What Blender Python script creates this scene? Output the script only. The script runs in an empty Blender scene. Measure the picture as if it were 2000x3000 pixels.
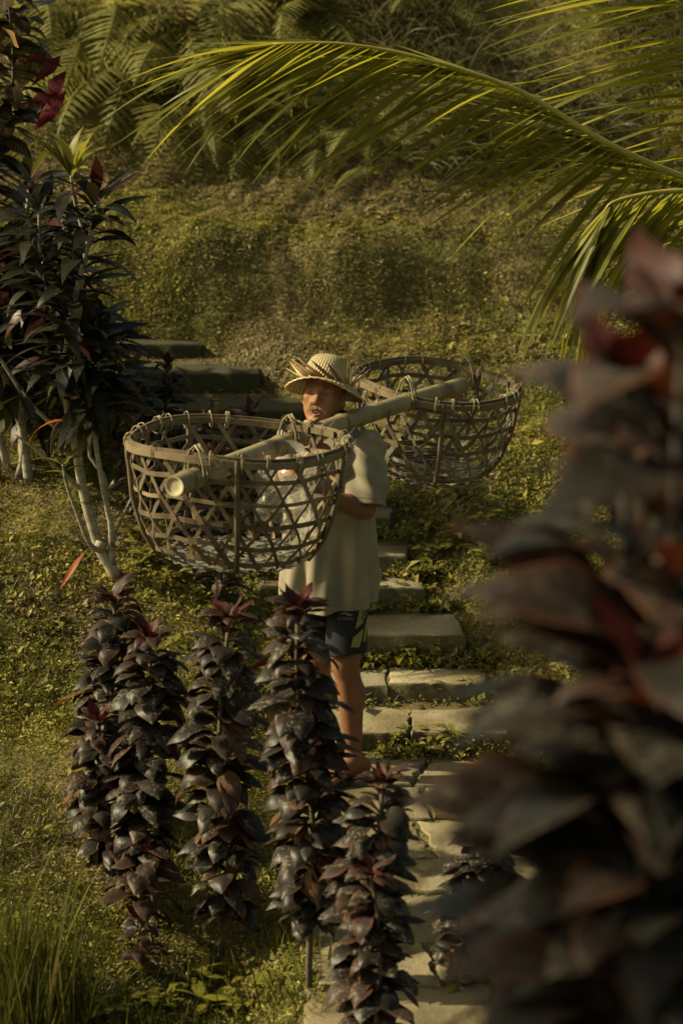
import bpy, bmesh, math, random
import numpy as np
from mathutils import Vector, Matrix, Quaternion, noise as mnoise
from mathutils.bvhtree import BVHTree

random.seed(7); RNG = np.random.default_rng(7)
SC = bpy.context.scene
COL = SC.collection
R = math.radians

# ---------------------------------------------------------------- camera
CAM_H, PITCH, FPX = 3.45, R(15.0), 3000 * 85 / 36.0
cam = bpy.data.cameras.new('camera')
cam.sensor_fit = 'VERTICAL'; cam.sensor_height = 36; cam.sensor_width = 24; cam.lens = 85
cam.clip_start = 0.1; cam.clip_end = 500
cam.dof.use_dof = True; cam.dof.focus_distance = 9.2; cam.dof.aperture_fstop = 2.7
cam_o = bpy.data.objects.new('camera', cam); COL.objects.link(cam_o)
cam_o.location = (0, 0, CAM_H); cam_o.rotation_euler = (math.pi / 2 - PITCH, 0, 0)
SC.camera = cam_o

# ---------------------------------------------------------------- sky and sun
SUN = Vector((-0.85, 0.08, 0.58)).normalized()
w = bpy.data.worlds.new('World'); SC.world = w; w.use_nodes = True
nt = w.node_tree; nt.nodes.clear()
sky = nt.nodes.new('ShaderNodeTexSky'); sky.sky_type = 'NISHITA'; sky.sun_disc = False
sky.sun_elevation = math.asin(SUN.z); sky.sun_rotation = math.atan2(SUN.x, SUN.y)
sky.dust_density = 4.0; sky.air_density = 1.0; sky.ozone_density = 0.4
warm = nt.nodes.new('ShaderNodeMix'); warm.data_type = 'RGBA'; warm.blend_type = 'MULTIPLY'
warm.inputs['Factor'].default_value = 1.0
warm.inputs['B'].default_value = (1.0, 0.93, 0.60, 1)      # golden evening air
bg = nt.nodes.new('ShaderNodeBackground'); bg.inputs['Strength'].default_value = 0.09
out = nt.nodes.new('ShaderNodeOutputWorld')
nt.links.new(sky.outputs[0], warm.inputs['A']); nt.links.new(warm.outputs['Result'], bg.inputs['Color'])
nt.links.new(bg.outputs[0], out.inputs['Surface'])
sun = bpy.data.lights.new('sun', 'SUN'); sun.energy = 5.0; sun.angle = R(1.0); sun.color = (1.0, 0.87, 0.56)
sun_o = bpy.data.objects.new('sun', sun); COL.objects.link(sun_o)
sun_o.rotation_euler = SUN.to_track_quat('Z', 'Y').to_euler(); sun_o.location = (-6, 4, 8)
vs = SC.view_settings
vs.view_transform = 'Standard'; vs.look = 'None'; vs.gamma = 1.0; vs.exposure = 0.70
SC.cycles.use_denoising = True
SC.cycles.max_bounces = 6; SC.cycles.transparent_max_bounces = 8

# ---------------------------------------------------------------- pixel helpers (photo pixels, 2000 x 3000)
_c, _s = math.cos(PITCH), math.sin(PITCH)
def ray(px, py):
    u, v = px - 1000.0, 1500.0 - py
    return Vector((u, _c * FPX + _s * v, -_s * FPX + _c * v)).normalized()
def P(px, py, Y):
    d = ray(px, py); k = Y / d.y
    return Vector((d.x * k, Y, CAM_H + d.z * k))

# ---------------------------------------------------------------- noise
def _hash(ix, iy, seed):
    h = (ix.astype(np.int64) * 374761393 + iy.astype(np.int64) * 668265263 + seed * 974634757) & 0xFFFFFFFF
    h = ((h ^ (h >> 13)) * 1274126177) & 0xFFFFFFFF
    return ((h ^ (h >> 16)) & 0xFFFF) / 65535.0
def vnoise(x, y, seed=0):
    x = np.asarray(x, float); y = np.asarray(y, float)
    ix, iy = np.floor(x), np.floor(y); fx, fy = x - ix, y - iy
    fx = fx * fx * (3 - 2 * fx); fy = fy * fy * (3 - 2 * fy)
    a = _hash(ix, iy, seed); b = _hash(ix + 1, iy, seed); c = _hash(ix, iy + 1, seed); d = _hash(ix + 1, iy + 1, seed)
    return (a * (1 - fx) + b * fx) * (1 - fy) + (c * (1 - fx) + d * fx) * fy
def fbm(x, y, o=4, seed=0):
    r = 0; a = 0.5
    for i in range(o):
        r = r + a * (vnoise(x, y, seed + i) - 0.5); x = x * 2.03; y = y * 2.03; a *= 0.5
    return r
def sstep(a, b, x):
    t = np.clip((np.asarray(x, float) - a) / (b - a), 0, 1); return t * t * (3 - 2 * t)

# ---------------------------------------------------------------- materials
def new_mat(name):
    m = bpy.data.materials.new(name); m.use_nodes = True
    n = m.node_tree.nodes; n.clear()
    return m, n, m.node_tree.links
def mixrgb(n, l, fac, a, b, mode='MIX'):
    x = n.new('ShaderNodeMix'); x.data_type = 'RGBA'; x.blend_type = mode
    for k, v in (('Factor', fac), ('A', a), ('B', b)):
        if hasattr(v, 'is_output'): l.new(v, x.inputs[k])
        elif k == 'Factor': x.inputs[k].default_value = v
        else: x.inputs[k].default_value = (*v, 1)
    return x.outputs['Result']
def ramp(n, l, src, stops):
    r = n.new('ShaderNodeValToRGB'); e = r.color_ramp.elements
    while len(e) < len(stops): e.new(0.5)
    for q, (p, c) in zip(e, stops):
        q.position = p; q.color = (c, c, c, 1) if not hasattr(c, '__len__') else (*c, 1)
    l.new(src, r.inputs['Fac']); return r.outputs['Color']
def mathn(n, l, op, a, b=0.0):
    x = n.new('ShaderNodeMath'); x.operation = op
    for i, v in enumerate((a, b)):
        if hasattr(v, 'is_output'): l.new(v, x.inputs[i])
        else: x.inputs[i].default_value = v
    return x.outputs[0]
def noise_tex(n, l, scale, detail=3.0, coord='Object', rough=0.55, vec=None):
    t = n.new('ShaderNodeTexNoise'); t.inputs['Scale'].default_value = scale
    t.inputs['Detail'].default_value = detail; t.inputs['Roughness'].default_value = rough
    if vec is None:
        c = n.new('ShaderNodeTexCoord'); vec = c.outputs[coord]
    l.new(vec, t.inputs['Vector']); return t.outputs['Fac']
def principled(n, l, col, rough=0.6, spec=0.4, normal=None, trans=None, tcol=None, sss=0.0):
    p = n.new('ShaderNodeBsdfPrincipled')
    if hasattr(col, 'is_output'): l.new(col, p.inputs['Base Color'])
    else: p.inputs['Base Color'].default_value = (*col, 1)
    if hasattr(rough, 'is_output'): l.new(rough, p.inputs['Roughness'])
    else: p.inputs['Roughness'].default_value = rough
    p.inputs['Specular IOR Level'].default_value = spec
    if sss: 
        p.inputs['Subsurface Weight'].default_value = sss
        p.inputs['Subsurface Radius'].default_value = (1.0, 0.3, 0.15); p.inputs['Subsurface Scale'].default_value = 0.006
    if normal is not None: l.new(normal, p.inputs['Normal'])
    sh = p.outputs[0]
    if trans:
        t = n.new('ShaderNodeBsdfTranslucent')
        tc = tcol if tcol is not None else col
        if hasattr(tc, 'is_output'): l.new(tc, t.inputs['Color'])
        else: t.inputs['Color'].default_value = (*tc, 1)
        if normal is not None: l.new(normal, t.inputs['Normal'])
        m = n.new('ShaderNodeMixShader'); m.inputs[0].default_value = trans
        l.new(sh, m.inputs[1]); l.new(t.outputs[0], m.inputs[2]); sh = m.outputs[0]
    o = n.new('ShaderNodeOutputMaterial'); l.new(sh, o.inputs['Surface'])
    return p
def bump(n, l, h, strength=0.4, dist=0.01):
    b = n.new('ShaderNodeBump'); b.inputs['Strength'].default_value = strength; b.inputs['Distance'].default_value = dist
    l.new(h, b.inputs['Height']); return b.outputs['Normal']

def leaf_mat(name, ca, cb, rough=0.4, trans=0.15, tcol=None, speck=0.0, edge=None, veins=0.3, vein_col=None, spec=0.16, vscale=60):
    """leaf with per-leaf colour, midrib and side veins (uv), dust specks"""
    m, n, l = new_mat(name)
    oi = n.new('ShaderNodeObjectInfo'); uv = n.new('ShaderNodeUVMap')
    sep = n.new('ShaderNodeSeparateXYZ'); l.new(uv.outputs[0], sep.inputs[0])
    col = mixrgb(n, l, oi.outputs['Random'], ca, cb)
    nz = noise_tex(n, l, 22, 4)
    col = mixrgb(n, l, ramp(n, l, nz, [(0.3, 0.0), (0.75, 0.55)]), col, tuple(c * 0.45 for c in ca))
    au = mathn(n, l, 'ABSOLUTE', mathn(n, l, 'SUBTRACT', sep.outputs[0], 0.5))
    vv = mathn(n, l, 'SUBTRACT', sep.outputs[1], mathn(n, l, 'MULTIPLY', au, 0.35))
    sv = mathn(n, l, 'SINE', mathn(n, l, 'MULTIPLY', vv, float(vscale)))
    rib = ramp(n, l, au, [(0.0, 1.0), (0.045, 0.0)])
    if vein_col is not None:
        vein = ramp(n, l, mathn(n, l, 'MULTIPLY_ADD', sv, 0.5), [(0.43, 0.0), (0.5, 1.0)]) if False else ramp(n, l, sv, [(0.72, 0.0), (0.95, 1.0)])
        f = mathn(n, l, 'MAXIMUM', vein, rib); col = mixrgb(n, l, mathn(n, l, 'MULTIPLY', f, 0.75), col, vein_col)
    else:
        col = mixrgb(n, l, mathn(n, l, 'MULTIPLY', rib, veins), col, tuple(min(1, c * 2.6 + 0.01) for c in ca))
    if edge is not None:
        col = mixrgb(n, l, ramp(n, l, au, [(0.40, 0.0), (0.5, 0.7)]), col, edge)
    rv = rough
    if speck:
        geo = n.new('ShaderNodeNewGeometry')
        s1 = noise_tex(n, l, 90, 2, vec=geo.outputs['Position']); s2 = noise_tex(n, l, 9, 3, vec=geo.outputs['Position'])
        f = mathn(n, l, 'MULTIPLY', ramp(n, l, s1, [(0.52, 0.0), (0.68, 1.0)]), ramp(n, l, s2, [(0.45, 0.0), (0.62, 1.0)]))
        col = mixrgb(n, l, mathn(n, l, 'MULTIPLY', f, speck), col, (0.22, 0.19, 0.14))
    h = mathn(n, l, 'ADD', mathn(n, l, 'MULTIPLY', sv, 0.3), nz)
    principled(n, l, col, rv, spec, bump(n, l, h, 0.12, 0.003), trans, tcol)
    return m
def attr_mat(name, rough=0.6, trans=0.3, spec=0.3, attr='tint'):
    m, n, l = new_mat(name)
    a = n.new('ShaderNodeAttribute'); a.attribute_name = attr
    principled(n, l, a.outputs['Color'], rough, spec, None, trans)
    return m
def noisy_mat(name, ca, cb, scale=12, rough=0.7, bstr=0.4, bdist=0.01, bscale=None, coord='Object', spec=0.3, lo=0.35, hi=0.65, extra=None, stretch=None, trans=None):
    m, n, l = new_mat(name)
    tc = n.new('ShaderNodeTexCoord'); vec = tc.outputs[coord]
    if stretch:
        mp = n.new('ShaderNodeMapping'); mp.inputs['Scale'].default_value = stretch; l.new(vec, mp.inputs['Vector']); vec = mp.outputs[0]
    oi = n.new('ShaderNodeObjectInfo')
    va = n.new('ShaderNodeVectorMath'); va.operation = 'ADD'; l.new(vec, va.inputs[0])
    vm = n.new('ShaderNodeVectorMath'); vm.operation = 'SCALE'; vm.inputs[0].default_value = (13, 7, 5); l.new(oi.outputs['Random'], vm.inputs['Scale']); l.new(vm.outputs[0], va.inputs[1])
    vec = va.outputs[0]
    f = noise_tex(n, l, scale, 5, vec=vec)
    col = mixrgb(n, l, ramp(n, l, f, [(lo, 0.0), (hi, 1.0)]), ca, cb)
    col = mixrgb(n, l, mathn(n, l, 'MULTIPLY', oi.outputs['Random'], 0.45), col, tuple(c * 0.5 for c in ca))
    if extra is not None:
        f2 = noise_tex(n, l, extra[1], 4, vec=vec)
        col = mixrgb(n, l, ramp(n, l, f2, [(extra[2], 0.0), (extra[2] + 0.12, 1.0)]), col, extra[0])
    h = noise_tex(n, l, bscale or scale * 3, 5, vec=vec)
    principled(n, l, col, rough, spec, bump(n, l, h, bstr, bdist), trans)
    return m

# ---------------------------------------------------------------- object helpers
def tag(o, label=None, cat=None, group=None, kind=None):
    for k, v in (('label', label), ('category', cat), ('group', group), ('kind', kind)):
        if v: o[k] = v
    return o
def empty(name, loc=(0, 0, 0), label=None, cat=None, group=None, kind=None):
    o = bpy.data.objects.new(name, None); COL.objects.link(o); o.location = loc; o.empty_display_size = 0.05
    return tag(o, label, cat, group, kind)
def link(name, me, parent=None, mat=None, world=True):
    """object whose mesh is in world coordinates; parented without moving"""
    o = bpy.data.objects.new(name, me); COL.objects.link(o)
    if mat is not None and not me.materials: me.materials.append(mat)
    if parent is not None:
        o.parent = parent
        if world:
            if parent.parent is None and parent.type == 'EMPTY': o.matrix_parent_inverse = Matrix.Translation(-parent.location)
    return o
def place(name, me, M, parent):
    """shared mesh placed by a world matrix M under an (unrotated) parent"""
    o = bpy.data.objects.new(name, me); COL.objects.link(o)
    if parent is not None:
        o.parent = parent
        if parent.parent is None and parent.type == 'EMPTY': o.matrix_parent_inverse = Matrix.Translation(-parent.location)
    o.matrix_basis = M
    return o
def mesh_np(name, V, F, mat=None, smooth=True, tint=None, uv=None):
    V = np.asarray(V, np.float32); me = bpy.data.meshes.new(name)
    if isinstance(F, np.ndarray):
        k = F.shape[1]; nf = len(F)
        me.vertices.add(len(V)); me.vertices.foreach_set('co', V.ravel())
        me.loops.add(nf * k); me.loops.foreach_set('vertex_index', F.astype(np.int32).ravel())
        me.polygons.add(nf); me.polygons.foreach_set('loop_start', np.arange(0, nf * k, k, dtype=np.int32))
        me.update(calc_edges=True)
    else:
        me.from_pydata(V.tolist(), [], F)
    me.polygons.foreach_set('use_smooth', np.full(len(me.polygons), smooth))
    if tint is not None:
        a = me.attributes.new('tint', 'FLOAT_COLOR', 'POINT')
        c = np.ones((len(V), 4), np.float32); c[:, :3] = tint; a.data.foreach_set('color', c.ravel())
    if uv is not None:
        lay = me.uv_layers.new(name='UVMap')
        vi = np.empty(len(me.loops), np.int32); me.loops.foreach_get('vertex_index', vi)
        lay.data.foreach_set('uv', np.asarray(uv, np.float32)[vi].ravel())
    if mat is not None: me.materials.append(mat)
    me.update(); return me
def tube(pts, rad, seg=8, cap=True):
    """verts, faces of a tube along pts with radii"""
    pts = [Vector(p) for p in pts]; n = len(pts)
    if not hasattr(rad, '__len__'): rad = [rad] * n
    V, F = [], []; prev = None
    for i, p in enumerate(pts):
        t = (pts[min(i + 1, n - 1)] - pts[max(i - 1, 0)])
        t = t.normalized() if t.length > 1e-9 else Vector((0, 0, 1))
        a = Vector((0, 0, 1)) if abs(t.z) < 0.9 else Vector((1, 0, 0))
        if prev is not None: a = prev
        x = (a - t * a.dot(t)).normalized(); prev = x; y = t.cross(x)
        for k in range(seg):
            th = 2 * math.pi * k / seg; V.append(p + (x * math.cos(th) + y * math.sin(th)) * rad[i])
    for i in range(n - 1):
        for k in range(seg):
            k2 = (k + 1) % seg; F.append((i * seg + k, i * seg + k2, (i + 1) * seg + k2, (i + 1) * seg + k))
    if cap: F.append(tuple(range(seg - 1, -1, -1))); F.append(tuple((n - 1) * seg + k for k in range(seg)))
    return V, F
def tube_mesh(name, pts, rad, mat, seg=8):
    V, F = tube(pts, rad, seg); return mesh_np(name, [tuple(v) for v in V], F, mat)
def frame_m(pos, d, up=Vector((0, 0, 1)), s=1.0, roll=0.0, sx=None):
    """matrix with local +Y along d, local +Z near up"""
    y = Vector(d).normalized(); x = y.cross(up)
    if x.length < 1e-4: x = y.cross(Vector((1, 0, 0)))
    x.normalize(); z = x.cross(y)
    if roll:
        q = Quaternion(y, roll); x = q @ x; z = q @ z
    sx = s if sx is None else sx
    M = Matrix((x * sx, y * s, z * s)).transposed().to_4x4(); M.translation = Vector(pos); return M
def smooth_poly(pts, n):
    """catmull-rom through pts, n samples"""
    p = [Vector(q) for q in pts]; p = [p[0] * 2 - p[1]] + p + [p[-1] * 2 - p[-2]]; out = []
    m = len(p) - 3
    for i in range(n):
        t = i / (n - 1) * m; k = min(int(t), m - 1); t -= k
        a, b, c, d = p[k:k + 4]
        out.append(0.5 * ((2 * b) + (c - a) * t + (2 * a - 5 * b + 4 * c - d) * t * t + (3 * b - a - 3 * c + d) * t ** 3))
    return out
# ================================================================ THE SETTING
STEP = [  # front-edge Y, top z, centre x, half width
    (9.10, 0.10, 0.27, 0.40), (9.43, 0.19, 0.22, 0.38), (9.68, 0.32, 0.14, 0.38), (10.02, 0.42, 0.0, 0.36),
    (10.22, 0.52, -0.06, 0.36), (10.47, 0.62, -0.13, 0.36), (10.73, 0.73, -0.23, 0.36), (11.0, 0.83, -0.36, 0.37),
    (11.27, 0.93, -0.52, 0.40), (11.60, 1.05, -0.82, 0.42), (11.88, 1.14, -1.12, 0.42), (12.15, 1.23, -1.40, 0.42)]
SY = np.array([s[0] for s in STEP]); SX = np.array([s[2] for s in STEP])
def spine(y): return np.interp(y, np.concatenate(([6.0, 7.2, 8.6], SY)), np.concatenate(([0.42, 0.34, 0.20], SX)))
def stair_z(y): return np.interp(y, [9.0, 11.95, 13.0, 16.0], [0.0, 1.12, 1.30, 1.6])
def terrain(x, y, detail=True):
    x = np.asarray(x, float); y = np.asarray(y, float)
    base = stair_z(y)
    dl = spine(y) - 0.40 - x; dr = x - spine(y) - 0.42
    left = sstep(0.0, 0.35, dl); right = sstep(0.0, 0.35, dr)
    lz = np.interp(y, [6.6, 7.1, 7.55, 7.85, 8.3, 9.2, 12], [-0.28, -0.24, -0.12, 0.07, 0.13, 0.10, 0.02])
    rz = np.interp(y, [7.0, 9.0, 10.0, 12], [0.02, 0.05, 0.06, 0.06])
    z = base + left * lz + right * (rz + 0.04 * np.clip(dr, 0, 3))
    z = z + left * 0.10 * np.clip(dl - 0.3, 0, 4)
    # bank behind
    yy = y + 0.10 * fbm(x * 1.3, y * 0.4, 3, 11) * 2 + 0.05 * x
    bank = np.interp(yy, [-60, 11.3, 11.87, 12.17, 12.24, 12.57, 13.0, 14.0, 15.0, 17.0, 40.0], [-30, -0.2, 1.05, 1.58, 1.625, 1.67, 1.86, 2.78, 3.6, 4.6, 7.0])
    k = 0.06; h = np.clip(0.5 + 0.5 * (bank - z) / k, 0, 1); z = z * (1 - h) + bank * h + k * h * (1 - h)
    # rise to the terrace the photographer stands on
    near = np.interp(y, [-30, 0, 2, 3, 4, 5, 6.0, 6.6], [1.9, 1.85, 1.5, 1.15, 0.6, 0.15, -0.12, -0.28])
    z = np.where(y < 6.6, np.maximum(near, z * 0 + near), z)
    on = (1 - left) * (1 - right)
    if detail:
        bk = sstep(11.7, 12.0, y)
        z = z + (1 - on) * (0.07 * fbm(x * 2.5, y * 2.5, 4, 3) + 0.03 * fbm(x * 11, y * 11, 3, 5))
        z = z + bk * (0.07 * fbm(x * 4, y * 2.2, 4, 23) + 0.022 * fbm(x * 17, y * 9, 3, 29))
    z = z - on * np.where(y < 9.12, 0.004, 0.05 * (1 - sstep(12.2, 12.4, y)))
    return z
def grid_axis(a, b, step, lo, hi):
    mid = np.arange(a, b, step); l = []; q = a; s = step
    while q > lo: s *= 1.35; q -= s; l.append(q)
    h = []; q = mid[-1]; s = step
    while q < hi: s *= 1.35; q += s; h.append(q)
    return np.array(l[::-1] + mid.tolist() + h)
gx = grid_axis(-2.2, 2.4, 0.028, -60, 60); gy = grid_axis(6.4, 15.0, 0.028, -40, 90)
X, Y = np.meshgrid(gx, gy); Z = terrain(X, Y)
idx = np.arange(X.size).reshape(X.shape)
F = np.stack([idx[:-1, :-1], idx[:-1, 1:], idx[1:, 1:], idx[1:, :-1]], -1).reshape(-1, 4)
m, n, l = new_mat('soil_and_moss')
geo = n.new('ShaderNodeNewGeometry'); pos = geo.outputs['Position']
f1 = noise_tex(n, l, 2.2, 5, vec=pos); f2 = noise_tex(n, l, 14, 5, vec=pos); f3 = noise_tex(n, l, 60, 4, vec=pos)
c = mixrgb(n, l, ramp(n, l, f2, [(0.35, 0.0), (0.65, 1.0)]), (0.135, 0.125, 0.036), (0.090, 0.086, 0.024))
c = mixrgb(n, l, ramp(n, l, f1, [(0.50, 0.0), (0.62, 1.0)]), c, (0.165, 0.122, 0.062))
c = mixrgb(n, l, ramp(n, l, f3, [(0.4, 0.0), (0.8, 0.6)]), c, (0.15, 0.14, 0.045))
principled(n, l, c, 0.95, 0.1, bump(n, l, mathn(n, l, 'ADD', f2, mathn(n, l, 'MULTIPLY', f3, 0.6)), 0.9, 0.04))
SOIL = m
ground = link('ground', mesh_np('ground', np.stack([X, Y, Z], -1).reshape(-1, 3), F, SOIL)); tag(ground, 'sloping mossy hillside ground with bank and terraces', None, None, 'structure')
def gz(x, y): return float(terrain(np.array([x]), np.array([y]))[0])
def ground_hit(px, py, y0=6.6, y1=15.0):
    ys = np.arange(y0, y1, 0.01); d = ray(px, py); k = ys / d.y
    xs = d.x * k; zs = CAM_H + d.z * k
    b = np.nonzero(zs < terrain(xs, ys))[0]
    i = b[0] if len(b) else len(ys) - 1
    return Vector((xs[i], ys[i], gz(xs[i], ys[i])))

# ---- stone slabs
m, n, l = new_mat('worn_stone')
tc = n.new('ShaderNodeNewGeometry'); oi = n.new('ShaderNodeObjectInfo')
f1 = noise_tex(n, l, 5, 5, vec=tc.outputs['Position']); f2 = noise_tex(n, l, 45, 6, vec=tc.outputs['Position'], rough=0.7); f3 = noise_tex(n, l, 2.0, 4, vec=tc.outputs['Position'])
c = mixrgb(n, l, ramp(n, l, f1, [(0.3, 0.0), (0.7, 1.0)]), (0.31, 0.27, 0.185), (0.22, 0.19, 0.125))
c = mixrgb(n, l, mathn(n, l, 'MULTIPLY', oi.outputs['Random'], 0.4), c, (0.36, 0.29, 0.17))
c = mixrgb(n, l, ramp(n, l, f2, [(0.45, 0.0), (0.75, 0.7)]), c, (0.15, 0.13, 0.08))
c = mixrgb(n, l, ramp(n, l, f3, [(0.42, 0.0), (0.60, 0.9)]), c, (0.130, 0.100, 0.046))
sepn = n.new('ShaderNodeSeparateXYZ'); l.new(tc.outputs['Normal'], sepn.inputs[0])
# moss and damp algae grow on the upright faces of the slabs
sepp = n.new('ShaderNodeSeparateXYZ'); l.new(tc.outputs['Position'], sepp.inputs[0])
c = mixrgb(n, l, mathn(n, l, 'MULTIPLY', ramp(n, l, mathn(n, l, 'MULTIPLY', sepp.outputs[2], 0.8), [(0.36, 0.0), (0.62, 1.0)]), ramp(n, l, f2, [(0.3, 1.0), (0.8, 0.9)])), c, (0.036, 0.034, 0.018))   # dark algae on the upper steps, with their shade put into the colour
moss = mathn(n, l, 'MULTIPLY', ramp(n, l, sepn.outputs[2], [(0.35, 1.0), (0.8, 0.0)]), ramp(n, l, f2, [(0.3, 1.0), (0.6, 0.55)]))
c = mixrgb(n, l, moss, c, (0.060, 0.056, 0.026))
principled(n, l, c, 0.9, 0.2, bump(n, l, mathn(n, l, 'ADD', f2, mathn(n, l, 'MULTIPLY', f1, 0.8)), 0.6, 0.012))
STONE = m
def slab(name, poly, z0, z1, parent, seed=0, amp=0.008, mat=None):
    """irregular stone: polygon outline -> domed, chipped block"""
    rn = random.Random(seed); pts = []
    k = len(poly)
    for i in range(k):
        a = Vector((*poly[i], 0)); b = Vector((*poly[(i + 1) % k], 0)); m_ = max(2, int((b - a).length / 0.035))
        for j in range(m_):
            p = a.lerp(b, j / m_); p.x += rn.uniform(-amp, amp); p.y += rn.uniform(-amp, amp); pts.append(p)
    cen = sum(pts, Vector()) / len(pts); N = len(pts); V = []; F = []
    rings = [(1.0, z0), (1.0, z1 - 0.012), (0.985, z1 - 0.003), (0.96, z1), (0.7, z1 + 0.001), (0.4, z1 + 0.002)]
    for s, z in rings:
        for q, p in enumerate(pts):
            d = p - cen; ln = d.length
            off = (1 - s) * min(1.0, 0.25 / max(ln, 1e-3)) if s > 0.9 else (1 - s)
            pp = cen + d * (1 - off)
            jz = 0 if s == 1.0 and z == z0 else 0.006 * mnoise.noise(Vector((pp.x * 9, pp.y * 9, seed * 3.1)))
            V.append((pp.x, pp.y, z + jz + (rn.uniform(-0.004, 0.002) if 0.96 < s < 1 else 0)))
    for r in range(len(rings) - 1):
        for q in range(N):
            q2 = (q + 1) % N; F.append((r * N + q, r * N + q2, (r + 1) * N + q2, (r + 1) * N + q))
    c0 = len(V); V.append((cen.x, cen.y, rings[-1][1]))
    for q in range(N): F.append(((len(rings) - 1) * N + q, (len(rings) - 1) * N + (q + 1) % N, c0))
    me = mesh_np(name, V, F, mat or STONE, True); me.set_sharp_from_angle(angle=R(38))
    return link(name, me, parent)
stairs = empty('stairs', (0.3, 9.1, 0.0), 'worn grey stone garden stairs climbing the mossy slope', None, None, 'structure')
JOINTS = []; STONES = []   # footprints kept free of plants
for i, (y, z, xc, hw) in enumerate(STEP):
    ynext = STEP[i + 1][0] if i + 1 < len(STEP) else y + 0.3
    dep = ynext - y + 0.02
    rn = random.Random(40 + i); sk = rn.uniform(-0.02, 0.03)
    cuts = [-hw, rn.uniform(-0.12, 0.12) if i not in (0, 1) else (0.0 if i == 0 else -0.03), hw]
    if i in (3, 4): cuts = [-hw, -hw + 0.2, hw]
    if i == 2: cuts = [-hw, -0.10, hw]
    for a, b in zip(cuts[:-1], cuts[1:]):
        g = 0.005; s2 = rn.uniform(-0.01, 0.012) - (0.05 if (i == 2 and a == -hw) else 0)
        y0 = y + rn.uniform(-0.012, 0.012) + (0.03 if (i == 2 and a == -hw) else 0)
        pl = [(xc + a + g + rn.uniform(0, .01), y0 + sk * a), (xc + b - g, y0 + sk * b), (xc + b - g + rn.uniform(-.03, .03), y0 + dep), (xc + a + g, y0 + dep)]
        zz = z + s2 * 0.5
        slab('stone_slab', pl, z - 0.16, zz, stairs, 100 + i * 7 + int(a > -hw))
    for cx_ in cuts[1:-1]: JOINTS.append((xc + cx_, y, dep, z))
    STONES.append((xc - hw, xc + hw, y - 0.01, y + dep * 0.80))
# packed earth that has settled at the back of every tread
DIRT = noisy_mat('packed_earth', (0.115, 0.085, 0.035), (0.075, 0.058, 0.022), 9, 0.95, 0.6, 0.01, 60, coord='Object')
for jx_, jy_, jd_, jz_ in JOINTS:      # soil packed into the joints between slabs
    V = [(jx_ + a * .022, jy_ + b, jz_ + c_) for a in (-1, 1) for b in (.016, jd_) for c_ in (-.15, -.012)]
    link('joint_soil', mesh_np('joint_soil', V, [(0, 2, 3, 1), (4, 5, 7, 6), (0, 1, 5, 4), (2, 6, 7, 3), (1, 3, 7, 5), (0, 4, 6, 2)], DIRT, False), stairs)
for i, (y, z, xc, hw) in enumerate(STEP[:-1]):
    yn = STEP[i + 1][0]; V, Fc = [], []; N = 26
    for k in range(N + 1):
        x = xc - hw + 2 * hw * k / N
        f = yn - 0.075 + 0.035 * float(fbm(np.array([x * 7.0]), np.array([i * 3.7]), 3, 77)[0]) * 2
        V += [(x, f, z - 0.004), (x, f + 0.03, z + 0.006), (x, yn + 0.004, z + 0.016)]
    for k in range(N):
        for r in range(2): Fc.append((k * 3 + r, (k + 1) * 3 + r, (k + 1) * 3 + r + 1, k * 3 + r + 1))
    link('earth_strip', mesh_np('earth_strip', V, Fc, DIRT), stairs)
# ---- flagstone path below the stairs
EARTHY = noisy_mat('earthy_flagstone', (0.235, 0.195, 0.120), (0.150, 0.120, 0.065), 4, 0.92, 0.5, 0.012, 40, extra=((0.085, 0.068, 0.032), 2.5, 0.50))
path = empty('path', (0.25, 8.0, 0.0), 'uneven flagstone path at the foot of the stairs', None, None, 'structure')
rn = random.Random(5); rows = [9.085, 8.74, 8.42, 8.05, 7.74, 7.36, 7.02, 6.7, 6.42]
for i in range(len(rows) - 1):
    ya, yb = rows[i + 1], rows[i]; ca, cb = float(spine(ya)), float(spine(yb))
    jx = rn.uniform(-0.12, 0.16); jx2 = jx + rn.uniform(-0.06, 0.06); g = 0.008
    for sgn in (-1, 1):
        if sgn < 0: pl = [(ca - 0.44 + rn.uniform(-.05, .03), ya + g), (ca + jx - g, ya + g + rn.uniform(0, .015)), (cb + jx2 - g, yb - g), (cb - 0.44 + rn.uniform(-.05, .03), yb - g)]
        else: pl = [(ca + jx + g, ya + g), (ca + 0.46 + rn.uniform(-.04, .06), ya + g), (cb + 0.46 + rn.uniform(-.04, .06), yb - g), (cb + jx2 + g, yb - g - rn.uniform(0, .015))]
        slab('flagstone', pl, -0.10, 0.009 + rn.uniform(-0.006, 0.006), path, 300 + i * 2 + (sgn > 0), 0.012, EARTHY)
    STONES.append((min(ca, cb) - 0.43, max(ca, cb) + 0.44, ya, yb))
def on_stone(x, y, mg=0.0):
    r = np.zeros(np.shape(x), bool)
    for a, b, c_, d in STONES: r |= (x > a + mg) & (x < b - mg) & (y > c_) & (y < d)
    return r

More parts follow.
